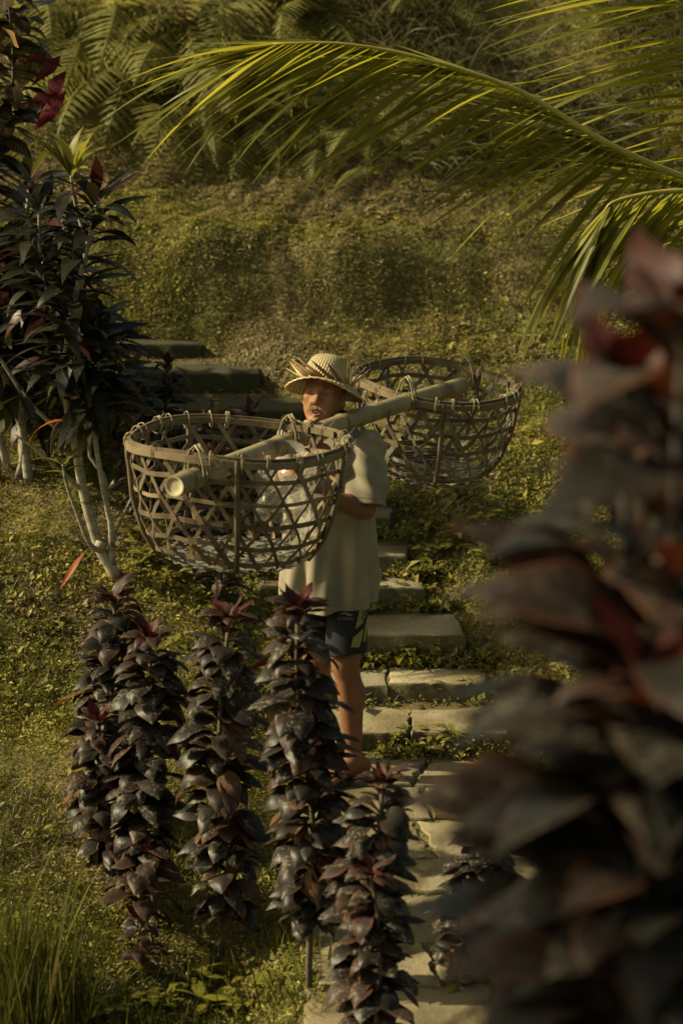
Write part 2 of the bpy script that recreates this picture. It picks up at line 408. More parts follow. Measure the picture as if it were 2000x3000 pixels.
# ================================================================ GROUND COVER
def scatter_pts(n, x0, x1, y0, y1, seed):
    """points weighted towards what is seen from around the camera"""
    g = np.random.default_rng(seed); x = g.uniform(x0, x1, n); y = g.uniform(y0, y1, n)
    keep = np.abs(x) < (0.1412 * (y * _c + 1.0) + 0.30)
    return x[keep], y[keep], g
def normals(x, y, e=0.02):
    dx = (terrain(x + e, y) - terrain(x - e, y)) / (2 * e); dy = (terrain(x, y + e) - terrain(x, y - e)) / (2 * e)
    nn = np.stack([-dx, -dy, np.ones_like(dx)], -1); return nn / np.linalg.norm(nn, axis=1)[:, None]
def unit(v): return v / np.maximum(np.linalg.norm(v, axis=1), 1e-9)[:, None]
PAL = 1.1 * np.array([(0.265, 0.228, 0.034), (0.210, 0.190, 0.032), (0.135, 0.130, 0.024), (0.330, 0.280, 0.065), (0.200, 0.155, 0.068)])
def cover_tint(x, y, g, brown=0.1, light=0.5, var=(0.65, 1.25)):
    n_ = len(x); p = fbm(x * 2.1, y * 2.1, 4, 51) * 1.6 + 0.5 + g.normal(0, 0.22, n_)
    c_ = np.where((p < 0.38)[:, None], PAL[2], np.where((p < 0.62)[:, None], PAL[1], PAL[0]))
    u = g.random(n_)
    c_ = np.where((u < 0.10 * light * 2)[:, None], PAL[3], c_)
    br = (fbm(x * 1.9 + 9, y * 3.0, 4, 61) + 0.5 + g.normal(0, 0.12, n_)) < brown + 0.22
    c_ = np.where(br[:, None], PAL[4], c_)
    return c_ * g.uniform(*var, (n_, 1))
def leaf_cloud(name, x, y, g, size, lift, tilt, tint, mat, aspect=0.48, fold=0.25, zfun=None, small=False):
    """thousands of small folded leaves hugging the ground: 6 verts, 4 tris each"""
    n_ = len(x); nr = normals(x, y); z = terrain(x, y) if zfun is None else zfun
    base = np.stack([x, y, z], -1) + nr * (g.uniform(0, 1, (n_, 1)) ** 1.5) * lift
    rnd = unit(g.normal(size=(n_, 3))); d = unit(rnd - nr * np.sum(rnd * nr, 1)[:, None] + nr * g.uniform(-0.1, 1, (n_, 1)) * tilt)
    upv = unit(nr + (0.28 if small else 0.5) * g.normal(size=(n_, 3))); s = unit(np.cross(d, upv)); q = np.cross(s, d)
    L = np.reshape(size, (-1, 1)) * g.lognormal(0, 0.35, (n_, 1)); W = L * aspect * g.uniform(0.75, 1.25, (n_, 1)); H = L * fold
    v0 = base; v1 = base + d * L * 0.45 + s * W * 0.5 + q * H * 0.5; v2 = base + d * L * 0.5 + q * H * 0.15; v3 = base + d * L * 0.45 - s * W * 0.5 + q * H * 0.5
    v4 = base + d * L - q * H * 0.4
    if small:
        V = np.stack([v0, v1, v4, v3], 1).reshape(-1, 3); o = np.arange(n_)[:, None] * 4
        return mesh_np(name, V, np.concatenate([o + np.array([[0, 1, 2]]), o + np.array([[0, 2, 3]])]), mat, True, np.repeat(tint, 4, 0))
    V = np.stack([v0, v1, v2, v3, v4], 1).reshape(-1, 3); o = np.arange(n_)[:, None] * 5
    T = np.concatenate([o + np.array([[0, 1, 2]]), o + np.array([[0, 2, 3]]), o + np.array([[2, 1, 4]]), o + np.array([[3, 2, 4]])])
    return mesh_np(name, V, T, mat, True, np.repeat(tint, 5, 0))
def clump(x, y, a=.05): return a * np.clip(fbm(x * 13, y * 13, 3, 19) + .12, 0, 1) + a * .6 * np.clip(fbm(x * 31, y * 31, 2, 21) + .1, 0, 1)
def cover_size(x, y, g):
    p = fbm(x * 1.4 + 5, y * 1.4, 3, 33) + g.normal(0, .10, len(x))
    return np.where(p < .0, .0095, np.where(p < .17, .0125, .021))
COVER = attr_mat('creeping_leaves', 0.55, 0.35, 0.25)
x, y, g = scatter_pts(620000, -1.9, 2.0, 6.9, 12.1, 1)
k = ~on_stone(x, y, 0.03) & (g.random(len(x)) < 0.35 + 1.5 * (fbm(x * 3, y * 3, 4, 71) + 0.22))
nearstair = np.abs(x - spine(y)) < 0.40
k &= ~(nearstair & (g.random(len(x)) < 0.75)); x, y = x[k], y[k]
o = link('ground_cover', leaf_cloud('ground_cover', x, y, g, cover_size(x, y, g), 0.018, 0.75, cover_tint(x, y, g, 0.16), COVER, small=True, zfun=terrain(x, y) + clump(x, y))); tag(o, 'low creeping leafy ground cover over the slopes beside the stairs', None, None, 'stuff')
x, y, g = scatter_pts(640000, -2.1, 2.4, 11.6, 14.6, 2)
face_ = sstep(11.8, 11.95, y) * (1 - sstep(12.16, 12.26, y))
k = g.random(len(x)) < np.where(y > 13.3, 0.45, 1.0) * (0.35 + 1.3 * sstep(-0.16, 0.12, fbm(x * 2.6, y * 2.6, 4, 81))) * (1 - face_ * (0.35 + 0.6 * sstep(-.02, .10, fbm(x * 1.7, y * 2.5, 4, 87)))); x, y = x[k], y[k]
o = link('moss_cover', leaf_cloud('moss_cover', x, y, g, 0.013, 0.012, 0.35, cover_tint(x, y, g, 0.24, 0.25, (0.82, 1.1)), COVER, small=True, zfun=terrain(x, y) + clump(x, y, .07))); tag(o, 'fine mossy leaf cover clinging to the steep earth bank', None, None, 'stuff')

# plants rooted in the soil at the foot of the risers and along the stair edges
xs, ys, zs = [], [], []; g = np.random.default_rng(12)
for i, (y_, z_, xc_, hw_) in enumerate(STEP[:9]):
    n_ = [2600, 500, 2200, 1500, 900, 700, 500, 500, 500][i]; u = g.uniform(-hw_, hw_ + .12, n_); keep = fbm(u * 5 + i * 7, u * 0, 3, 41) + (0.16 if i in (0, 2, 3) else 0.02) + .5 * (np.abs(u) > hw_ - .08) > 0
    u = u[keep]; xs.append(xc_ + u); ys.append(y_ - np.abs(g.normal(0, .030, len(u))) - .004); zs.append(np.full(len(u), (STEP[i - 1][1] if i else 0.0) + .004) + np.abs(g.normal(0, .022, len(u))))
x = np.concatenate(xs); y = np.concatenate(ys); z = np.concatenate(zs)
o = link('step_weeds', leaf_cloud('step_weeds', x, y, g, np.where(g.random(len(x)) < .25, .034, .017), 0.02, 0.9, cover_tint(x, y, g, 0.05) * .9, COVER, zfun=z)); tag(o, 'tiny weeds and moss growing along the foot of the step risers', None, None, 'stuff')
def blades(name, bx, by, g, L, W, tint, mat, lean=0.5, bend=0.6, down=None, zoff=0.0, segs=4):
    """bent grass blades"""
    n_ = len(bx); b = np.stack([bx, by, terrain(bx, by) + zoff], -1); nr = normals(bx, by)
    az = g.uniform(0, 2 * np.pi, n_); side = np.stack([np.cos(az), np.sin(az), np.zeros(n_)], -1)
    up = np.tile(np.array([0, 0, 1.0]), (n_, 1)) * 0.7 + nr * 0.3
    d0 = unit(up + side * lean * g.uniform(0.2, 1, (n_, 1)) + (0 if down is None else np.array(down)))
    Ls = L * g.lognormal(0, 0.3, (n_, 1)); ws = W * g.uniform(0.7, 1.3, (n_, 1))
    wv = unit(np.cross(d0, g.normal(size=(n_, 3)))); rows = []; p = b; d = d0
    bd = bend * g.uniform(0.3, 1.3, (n_, 1))
    for k in range(segs + 1):
        t = k / segs; wk = ws * (1 - t ** 2 * 0.97) * 0.5
        rows += [p - wv * wk, p + wv * wk]
        d = unit(d + (side * 0.6 - np.array([0, 0, 1.0])) * bd * (0.35 + t) / segs); p = p + d * Ls / segs
    V = np.stack(rows, 1).reshape(-1, 3); m_ = (segs + 1) * 2; o_ = np.arange(n_)[:, None] * m_
    F_ = np.concatenate([o_ + np.array([[2 * k, 2 * k + 1, 2 * k + 3, 2 * k + 2]]) for k in range(segs)])
    return mesh_np(name, V, F_, mat, True, np.repeat(tint, m_, 0))
GRASS = attr_mat('grass_blade', 0.45, 0.35, 0.3)
def grass_tint(n_, g, dry=0.15):
    u = g.random((n_, 1)); c_ = np.where(u < dry, np.array([[0.16, 0.13, 0.06]]), np.where(u < 0.6, np.array([[0.105, 0.105, 0.016]]), np.array([[0.065, 0.075, 0.014]])))
    return c_ * g.uniform(0.7, 1.25, (n_, 1))
x, y, g = scatter_pts(90000, -1.8, 1.9, 6.8, 11.5, 3)
k = ~on_stone(x, y, 0.02) & (fbm(x * 1.7, y * 1.7, 3, 91) + 0.10 * (y < 8.6) + 0.05 * (x < -0.6) > 0.045); x, y = x[k], y[k]
o = link('short_grass', blades('short_grass', x, y, g, 0.06, 0.0035, grass_tint(len(x), g), GRASS, 0.9, 0.8)); tag(o, 'patches of short grass among the ground cover', None, None, 'stuff')
g = np.random.default_rng(4); n_ = 900
x = np.concatenate([g.normal(-1.06, 0.10, 620), g.uniform(-1.15, 0.1, 280)]); y = np.concatenate([g.normal(7.12, 0.12, 620), g.uniform(6.9, 7.5, 280)])
o = link('tall_grass', blades('tall_grass', x, y, g, np.concatenate([np.full((620, 1), 0.30), np.full((280, 1), 0.13)]), 0.007, grass_tint(n_, g, 0.08), GRASS, 0.30, 0.25, segs=5)); tag(o, 'tall upright grass blades in the lower terrace', None, None, 'stuff')
x, y, g = scatter_pts(7000, 0.1, 2.2, 13.0, 14.6, 6)
k = fbm(x * 1.9, y * 1.9, 3, 95) > -0.02; x, y = x[k], y[k]
t_ = np.where(g.random((len(x), 1)) < 0.55, np.array([[0.17, 0.15, 0.085]]), np.array([[0.10, 0.10, 0.02]])) * g.uniform(0.6, 1.2, (len(x), 1))
o = link('hanging_grass', blades('hanging_grass', x, y, g, 0.34, 0.006, t_, GRASS, 0.7, 1.2, down=(0, -0.75, -0.15), segs=5)); tag(o, 'long straw coloured grass hanging over the top of the bank', None, None, 'stuff')
x, y, g = scatter_pts(70000, -2.0, 2.4, 11.75, 12.75, 8)
k = fbm(x * 2.2, y * 4, 3, 97) > -0.06; x, y = x[k], y[k]
t_ = np.where(g.random((len(x), 1)) < 0.5, np.array([[0.21, 0.175, 0.085]]), np.array([[0.19, 0.17, 0.035]])) * g.uniform(0.6, 1.2, (len(x), 1))
o = link('bank_grass', blades('bank_grass', x, y, g, 0.035, 0.003, t_, GRASS, 0.8, 1.0, down=(0, -0.3, -0.2), segs=2)); tag(o, 'short dry grass and moss threads on the steep face of the bank', None, None, 'stuff')
# ================================================================ PLANTS
def leaf_mesh(name, mat, L=1.0, W=0.4, bend=1.2, pet=0.12, nu=4, nv=7, fold=0.25, belly=0.45, wave=0.0, twist=0.0, tip=1.0, fk=(1.0, 1.35)):
    """leaf along +Y, upper side +Z; bend = total downward curl in radians; width profile peaks at belly"""
    V, uv, F = [], [], []; p = Vector((0, 0, 0)); ang = 0.0
    for j in range(nv + 1):
        t = j / nv
        if t < pet: w_ = 0.12 + 0.10 * t / pet
        else:
            q = (t - pet) / (1 - pet); b = belly
            w_ = (q / b) ** 0.75 if q < b else max(0.0, 1 - ((q - b) / (1 - b)) ** (1.6 * tip))
            w_ = max(w_, 0.22 * (1 - q * 3), 0.015)
        nrm = Vector((0, -math.sin(ang), math.cos(ang)))
        for i in range(nu + 1):
            u = i / nu * 2 - 1
            off = fold * (abs(u) ** 1.6) * w_ * W * 0.5 * (fk[0] - fk[1] * t) + wave * W * math.sin(t * 11 + u * 2) * abs(u)
            x_ = u * w_ * W * 0.5; tw = twist * t
            V.append(p + Vector((x_ * math.cos(tw), 0, x_ * math.sin(tw))) + nrm * off); uv.append((i / nu, t))
        ang -= bend / nv * (0.35 + 1.3 * t); p = p + Vector((0, math.cos(ang), math.sin(ang))) * (L / nv)
    for j in range(nv):
        for i in range(nu):
            a = j * (nu + 1) + i; F.append((a, a + 1, a + nu + 2, a + nu + 1))
    return mesh_np(name, [tuple(v) for v in V], F, mat, True, None, uv)

CORD_DARK = leaf_mat('cordyline_dark', (0.014, 0.0135, 0.011), (0.025, 0.021, 0.017), 0.42, 0.06, (0.10, 0.03, 0.018), 0.75, (0.055, 0.030, 0.020), 0.35, vscale=90)
CORD_BRONZE = leaf_mat('cordyline_bronze', (0.040, 0.025, 0.019), (0.024, 0.017, 0.014), 0.46, 0.10, (0.20, 0.04, 0.015), 0.6, (0.13, 0.05, 0.02), 0.35, vscale=90)
CORD_RED = leaf_mat('cordyline_red', (0.068, 0.011, 0.008), (0.030, 0.012, 0.010), 0.55, 0.10, (0.16, 0.022, 0.012), 0.1, None, 0.3, vscale=90)
CORD_OLD = leaf_mat('cordyline_old', (0.085, 0.048, 0.026), (0.050, 0.036, 0.026), 0.6, 0.15, (0.3, 0.12, 0.03), 0.7, (0.22, 0.10, 0.03), 0.3, vscale=90)
CMATS = {'dark': CORD_DARK, 'bronze': CORD_BRONZE, 'red': CORD_RED, 'old': CORD_OLD}
CL = {}
for k_, m_ in CMATS.items():
    CL[k_] = []
    for v in range(5):
        rn = random.Random(v * 11 + len(k_))
        CL[k_].append(leaf_mesh('cordyline_leaf', m_, 1.0, 0.47 + rn.uniform(-.06, .06), [1.45, 1.85, 2.2, 1.65, 2.4][v] if k_ != 'red' else [0.2, 0.5, 0.9, 0.35, 0.7][v],
                                0.10, 4, 7, 0.55 if k_ != 'red' else 0.7, 0.46, rn.uniform(0.03, 0.08), rn.uniform(-0.5, 0.5), 1.08 if k_ != 'red' else 1.0, (0.8, 1.9) if k_ != 'red' else (1.0, 1.35)))
BARK = noisy_mat('cordyline_stem', (0.13, 0.115, 0.075), (0.07, 0.06, 0.04), 30, 0.85, 0.5, 0.004, stretch=(1, 1, 3))
DARKBARK = noisy_mat('dark_stem', (0.05, 0.042, 0.03), (0.03, 0.025, 0.018), 30, 0.85, 0.5, 0.004)
def stem_pts(a, b, n=9, wob=0.02, seed=0):
    rn = random.Random(seed); ph = rn.uniform(0, 6); out = []
    for i in range(n):
        t = i / (n - 1); p = Vector(a).lerp(Vector(b), t); f = math.sin(math.pi * t) * wob
        out.append(p + Vector((math.sin(ph + t * 5) * f, math.cos(ph + t * 4) * f, 0)))
    return out
def cordyline(name, base, top, label, group, n_leaf=90, L=0.145, bare=0.12, seed=1, rad=0.011, young=9, tiers=(), bronze=0.18, old=0.05, cluster=0.0, leaves=None):
    CLs = leaves or CL
    """upright plant with drooping broad leaves spiralled up the stem and a red rosette at the tip"""
    rn = random.Random(seed); root = empty(name, base, label, 'plant', group); n_leaf = int(n_leaf * 1.85) if group != 'out of focus cordylines close to the camera' else n_leaf
    sp = stem_pts(Vector(base) - Vector((0, 0, 0.04)), top, 10, 0.03, seed)
    def at(t):
        q = t * (len(sp) - 1); i = min(int(q), len(sp) - 2); return sp[i].lerp(sp[i + 1], q - i)
    link('stem', tube_mesh('stem', sp, [rad * (1 - 0.45 * i / 9) for i in range(10)], BARK if leaves is None else DARKBARK, 8), root)
    az = rn.uniform(0, 6.28)
    for i in range(n_leaf):
        t = bare + (1 - bare) * (i / (n_leaf - 1)) * 0.985
        az += 2.3999 + rn.uniform(-0.35, 0.35); tt = (t - bare) / (1 - bare)
        el = rn.uniform(0.2, 0.95) + 0.15 * tt
        kind = 'bronze' if rn.random() < bronze else 'dark'
        if rn.random() < old * (2 - 1.8 * tt): kind = 'old'; el -= 0.5
        if tt > 0.94: kind = 'bronze'; el += 0.35
        if rn.random() < .07: continue
        s = (1.06 + .07 * math.sin(i * .21 + seed)) * L * rn.uniform(0.78, 1.18) * (0.80 + 0.28 * math.sin(math.pi * min(1, tt * 1.05)))
        d = Vector((math.cos(az) * math.cos(el), math.sin(az) * math.cos(el), math.sin(el)))
        me = CLs[kind][rn.randrange(5)]
        place('leaf', me, frame_m(at(t) + d * rad * 0.5, d, Vector((0, 0, 1)), s, rn.uniform(-0.5, 0.5)), root)
    for i in range(young):
        az += 2.3999; el = rn.uniform(0.75, 1.35); s = L * rn.uniform(0.62, 0.92)
        d = Vector((math.cos(az) * math.cos(el), math.sin(az) * math.cos(el), math.sin(el)))
        kind = 'red' if i % 2 == 0 else 'bronze'
        place('leaf', CL[kind][rn.randrange(5)], frame_m(at(0.985), d, Vector((0, 0, 1)), s, rn.uniform(-0.5, 0.5), s * 0.72), root)
    return root
ROW = 'dark cordylines planted along the path'
def row(pt, pb, Y, label, **kw):
    t = P(pt[0], pt[1], Y); b = P(pb, 2400, Y); b.z = gz(b.x, Y) - 0.0
    return cordyline('cordyline_plant', b, t, label, ROW, **kw)
row((332, 1760), 350, 8.10, 'dark glossy cordyline rearmost in the row, its tip just below the pale trunk', n_leaf=78, seed=11, L=0.15)
row((432, 1870), 452, 7.62, 'tall dark cordyline with a reddish tip and bare pale stem, second from the grass slope', n_leaf=96, seed=12, bare=0.26, L=0.15)
row((288, 2125), 352, 7.72, 'shorter bushy cordyline with a bright red tip on the grassy side of the row', n_leaf=84, seed=13, bare=0.20, L=0.125, bronze=0.4)
row((672, 1810), 632, 7.48, 'cordyline with dusty speckled leaves standing under the front basket', n_leaf=98, seed=14, bare=0.17, L=0.155)
row((872, 1790), 905, 7.02, 'tallest cordyline, hiding the lower body of the standing person', n_leaf=112, seed=15, bare=0.20, L=0.15, old=0.12)
row((1118, 2300), 1085, 6.62, 'red tipped cordyline growing beside the flagstones below the feet', n_leaf=92, seed=16, bare=0.05, L=0.14, young=12)
row((1085, 2560), 1160, 6.50, 'short red tipped side shoot at the bottom of the flagstone path', n_leaf=52, seed=17, bare=0.1, L=0.13)
row((430, 2500), 425, 7.52, 'small reddish cordyline shoot at the foot of the two stems', n_leaf=14, seed=18, bare=0.4, L=0.14, bronze=0.9, rad=0.006)
row((415, 2700), 440, 7.40, 'lowest tiny maroon cordyline shoot on the cut earth edge', n_leaf=8, seed=28, bare=0.4, L=0.10, bronze=0.9, rad=0.005, young=4)
row((1400, 2500), 1400, 7.15, 'dark cordyline on the far edge of the path partly behind the blurred plant', n_leaf=70, seed=19, bare=0.05, L=0.15, bronze=0.1, young=4)
BACK = 'small dark cordylines beside the upper stairs'
for i, (px, py, Y_, nl, lb) in enumerate([(490, 1075, 10.75, 62, 'slim dark cordyline beside the shaded upper steps with a red tip'), (405, 1130, 10.5, 60, 'dark cordyline between the leafy shrub and the upper steps'),
                                          (735, 1215, 10.55, 40, 'low dark cordyline whose tip shows above the front basket rim'), (560, 1250, 10.35, 44, 'dark cordyline seen through the upper weave of the front basket'), (640, 1330, 10.0, 40, 'dark cordyline seen through the middle of the front basket')]):
    t = P(px, py, Y_); b = Vector((t.x + 0.02, Y_, gz(t.x, Y_)))
    cordyline('cordyline_plant', b, t, lb, BACK, n_leaf=nl, L=0.125, seed=60 + i, bare=0.05, young=5, bronze=0.12, old=0.02)
CLF = {k_: [leaf_mesh('cordyline_leaf', m_, 1.0, 0.45, bd, 0.12, 4, 7, 0.6, 0.42, 0.03, tw, 0.9, (1.0, 1.5)) for bd, tw in ((.9, .3), (1.3, -.3), (1.7, .2), (1.1, -.2), (1.5, .4))] for k_, m_ in CMATS.items()}
FRONT = 'out of focus cordylines close to the camera'
for px, py, Y_, lb, nl, sd, L_ in [(1830, 1180, 3.25, 'large blurred cordyline nearest the palm, its leaf tips reaching the stairs', 84, 71, 0.27), (2000, 1000, 3.05, 'large blurred cordyline at the edge of the picture with pinkish upright leaves', 92, 72, 0.28), (1900, 2060, 2.95, 'lower blurred cordyline filling the corner beside the path', 84, 73, 0.25)]:
    t = P(px, py, Y_); b = Vector((t.x + 0.06, Y_ + 0.02, gz(t.x, Y_)))
    cordyline('cordyline_plant', b, t, lb, FRONT, n_leaf=nl, L=L_, seed=sd, bare=0.30, rad=0.014, young=8, bronze=0.35, old=0.03, leaves=CLF)

# ---- the tall shrub at the left: strap leaves on branching pale stems
STRAP_D = leaf_mat('strap_dark', (0.012, 0.013, 0.009), (0.024, 0.022, 0.013), 0.40, 0.10, (0.06, 0.055, 0.012), 0.25, None, 0.3, vscale=20)
STRAP_G = leaf_mat('strap_green', (0.055, 0.058, 0.012), (0.030, 0.034, 0.010), 0.42, 0.25, (0.15, 0.14, 0.02), 0.15, None, 0.4, vscale=20)
STRAP_Y = leaf_mat('strap_yellow', (0.22, 0.20, 0.035), (0.15, 0.145, 0.025), 0.45, 0.35, (0.32, 0.28, 0.04), 0.0, None, 0.3, vscale=20)
STRAP_R = leaf_mat('strap_red', (0.040, 0.013, 0.010), (0.024, 0.012, 0.010), 0.42, 0.12, (0.10, 0.022, 0.012), 0.1, None, 0.4, vscale=20)
STRAP_O = leaf_mat('strap_orange', (0.32, 0.085, 0.022), (0.26, 0.10, 0.04), 0.5, 0.35, (0.5, 0.13, 0.03), 0.0, (0.22, 0.12, 0.05), 0.3, vscale=20)
SLV = {}
for k_, m_ in (('d', STRAP_D), ('g', STRAP_G), ('y', STRAP_Y), ('r', STRAP_R), ('o', STRAP_O)):
    SLV[k_] = [leaf_mesh('strap_leaf', m_, 1.0, 0.21 + 0.03 * (v % 3), [0.5, 1.0, 1.5, 0.75][v], 0.06, 4, 7, 0.5, 0.42, 0.015, [-.3, .2, .4, -.1][v], 0.8) for v in range(4)]
PALE = noisy_mat('pale_bark', (0.34, 0.31, 0.24), (0.17, 0.15, 0.11), 16, 0.85, 0.5, 0.006, 40, lo=0.45, hi=0.7, stretch=(1, 1, 4), extra=((0.10, 0.09, 0.055), 6, 0.55))
def px_line(pts): return [P(a, b, c) for a, b, c in pts]
def branch(root, pts, r0, r1, n=14, name='branch', mat=None):
    sp = smooth_poly(px_line(pts), n); link(name, tube_mesh(name, sp, [r0 + (r1 - r0) * i / (n - 1) for i in range(n)], mat or PALE, 9), root); return sp
def rosette(root, sp, t0, t1, n, L, kinds, seed, el=(0.0, 0.8), tipup=True):
    rn = random.Random(seed); L *= 1.15; n = int(n * 1.5) if n > 20 else n; az = rn.uniform(0, 6)
    for i in range(n):
        f = i / max(1, n - 1); t = t0 + (t1 - t0) * f; q = t * (len(sp) - 1); k = min(int(q), len(sp) - 2); p = sp[k].lerp(sp[k + 1], q - k)
        az += 2.3999 + rn.uniform(-.4, .4); e = rn.uniform(*el) + (0.6 * max(0, f - 0.6) / 0.4 if tipup else 0)
        d = Vector((math.cos(az) * math.cos(e), math.sin(az) * math.cos(e), math.sin(e)))
        kd = rn.choice(kinds); s = L * rn.uniform(0.75, 1.2)
        place('leaf', SLV[kd][rn.randrange(4)], frame_m(p, d, Vector((0, 0, 1)), s, rn.uniform(-.4, .4), s * 0.95), root)
def shrub(base_px, Y0, name, label):
    b = ground_hit(*base_px); return empty(name, b, label, 'shrub'), b
sh, b = shrub((345, 1712), 9.5, 'leafy_shrub', 'tall dark strap leaved shrub with pale trunk branching from the mossy slope')
Yb = b.y
tr = branch(sh, [(352, 1740, Yb), (330, 1670, Yb), (300, 1620, Yb), (278, 1560, Yb), (245, 1440, Yb), (222, 1300, Yb), (200, 1200, Yb + .02), (190, 1080, Yb), (215, 900, Yb - .05), (258, 720, Yb - .05), (285, 590, Yb - .05)], 0.030, 0.008, 30, 'trunk')
link('cut_stub', tube_mesh('cut_stub', [P(292, 1610, Yb - .01), P(298, 1585, Yb - .02)], [0.026, 0.024], PALE, 10), sh)
b1 = branch(sh, [(330, 1670, Yb), (328, 1600, Yb - .02), (325, 1530, Yb - .03), (312, 1480, Yb - .04), (285, 1330, Yb - .04), (268, 1200, Yb - .05), (235, 1060, Yb - .05), (225, 960, Yb - .08)], 0.016, 0.006)
b2 = branch(sh, [(300, 1620, Yb), (262, 1590, Yb - .05), (225, 1500, Yb - .08), (196, 1420, Yb - .1), (184, 1360, Yb - .1)], 0.012, 0.005)
b3 = branch(sh, [(328, 1590, Yb - .02), (352, 1530, Yb), (395, 1440, Yb + .02), (420, 1380, Yb + .02)], 0.008, 0.004)
b4 = branch(sh, [(222, 1300, Yb), (150, 1240, Yb - .03), (80, 1170, Yb - .05), (20, 1080, Yb - .08), (-30, 1000, Yb - .1)], 0.012, 0.006)
b5 = branch(sh, [(245, 1440, Yb), (190, 1390, Yb - .05), (110, 1320, Yb - .1), (40, 1270, Yb - .1)], 0.010, 0.004)
b6 = branch(sh, [(312, 1480, Yb - .04), (308, 1400, Yb), (262, 1330, Yb + .03), (268, 1220, Yb + .03), (285, 1120, Yb), (290, 1000, Yb)], 0.009, 0.005)
b7 = branch(sh, [(190, 1080, Yb), (150, 900, Yb + .05), (120, 760, Yb + .05), (115, 620, Yb + .02)], 0.011, 0.006)
b8 = branch(sh, [(258, 720, Yb - .05), (232, 640, Yb), (214, 560, Yb), (208, 505, Yb)], 0.008, 0.005)
rosette(sh, tr, 0.66, 1.0, 52, 0.235, 'dddddr', 1, (-0.1, 0.6)); rosette(sh, b1, 0.70, 1.0, 40, 0.25, 'dddddg', 2, (-0.5, 0.5))
rosette(sh, b2, 0.9, 1.0, 7, 0.12, 'gy', 3); rosette(sh, b3, 0.8, 1.0, 8, 0.20, 'd', 4, (-.3, .4)); rosette(sh, b4, 0.5, 1.0, 12, 0.2, 'dd', 5, (-.5, .4))
rosette(sh, b6, 0.55, 1.0, 36, 0.23, 'dddgr', 6, (-.2, .7)); rosette(sh, b7, 0.3, 1.0, 50, 0.235, 'ddddr', 7, (-.2, .6)); rosette(sh, b8, 0.2, 0.9, 14, 0.22, 'dg', 8, (0, .6)); rosette(sh, b8, 0.9, 1.0, 13, 0.21, 'yyyg', 9, (0.5, 1.1))
sh2, b_ = shrub((85, 1410), 10, 'leafy_shrub', 'pale twin trunked shrub at the picture edge behind the strap leaved one')
Y2 = b_.y
t2 = branch(sh2, [(88, 1425, Y2), (75, 1330, Y2), (62, 1230, Y2), (40, 1130, Y2), (42, 1000, Y2), (45, 930, Y2), (60, 780, Y2), (80, 620, Y2 - .1), (90, 520, Y2 - .1)], 0.024, 0.008, 24, 'trunk')
t3 = branch(sh2, [(66, 1260, Y2), (58, 1150, Y2), (20, 1080, Y2), (-10, 1000, Y2), (0, 850, Y2), (10, 700, Y2)], 0.016, 0.007, 16, 'trunk')
rosette(sh2, t2, 0.5, 1.0, 64, 0.24, 'ddddrg', 21, (-.2, .6)); rosette(sh2, t3, 0.55, 1.0, 56, 0.24, 'dddrg', 22, (-.2, .6))
for lab_, X3, Y3, st, sd_ in (('dense dark shrub added at the picture edge to shade the upper steps', -1.95, 11.45, [(0, 0, 1.05), (.22, .12, .85), (-.25, -.1, 1.2), (.1, -.25, .95)], 90), ('leafy dark shrub behind the pale trunk at the picture edge', -1.52, 10.75, [(0, 0, 1.1), (.16, .1, .9), (-.12, -.15, 1.2), (.1, -.1, 1.0)], 290)):
    sh3 = empty('leafy_shrub', (X3, Y3, gz(X3, Y3)), lab_, 'shrub')  # edge shrub added for shade; heights keep the shadows on the steps
    for q, (dx_, dy_, hh) in enumerate(st):
        bx_, by_ = X3 + dx_ * .4, Y3 + dy_ * .5; a_ = Vector((bx_, by_, gz(bx_, by_) - .03)); e_ = Vector((X3 + dx_, Y3 + dy_, a_.z + hh)); sp = stem_pts(a_, e_, 12, .08, q + 5)
        link('trunk', tube_mesh('trunk', sp, [.02 - .001 * i for i in range(12)], PALE, 7), sh3); rosette(sh3, sp, .22 if sd_ < 250 else .45, 1.0, 48, .27, 'dddg', sd_ + q, (-.3, .6))
# a second stool of stems behind the branching trunk
b4_ = ground_hit(250, 1330); sh4 = empty('leafy_shrub', b4_, 'dark many stemmed shrub behind the branching pale trunk', 'shrub'); Y4 = b4_.y
for q, pts_ in enumerate([[(250, 1335, Y4), (240, 1200, Y4), (250, 1000, Y4 - .05), (230, 820, Y4 - .1), (180, 640, Y4 - .1)], [(255, 1335, Y4), (290, 1220, Y4), (330, 1100, Y4), (300, 960, Y4 - .05)], [(245, 1335, Y4), (180, 1200, Y4), (110, 1050, Y4), (70, 900, Y4), (30, 760, Y4)], [(240, 1335, Y4), (150, 1230, Y4), (60, 1120, Y4 - .1), (20, 1000, Y4 - .1)]]):
    sp = branch(sh4, pts_, .012, .006, 16); rosette(sh4, sp, .35, 1.0, 48, .24, 'dddddgr', 700 + q, (-.4, .5))
# drooping leaves with a look of their own
for nm, par, Mx, s in (('orange_leaf', sh, frame_m(P(215, 1232, Yb - .08), Vector((-1, -.1, 0.1)), s=0.24, roll=0.5, sx=0.2), 'o'),):
    o = place('leaf', SLV[s][2], Mx, par); o['label'] = 'withering orange drooping leaf'
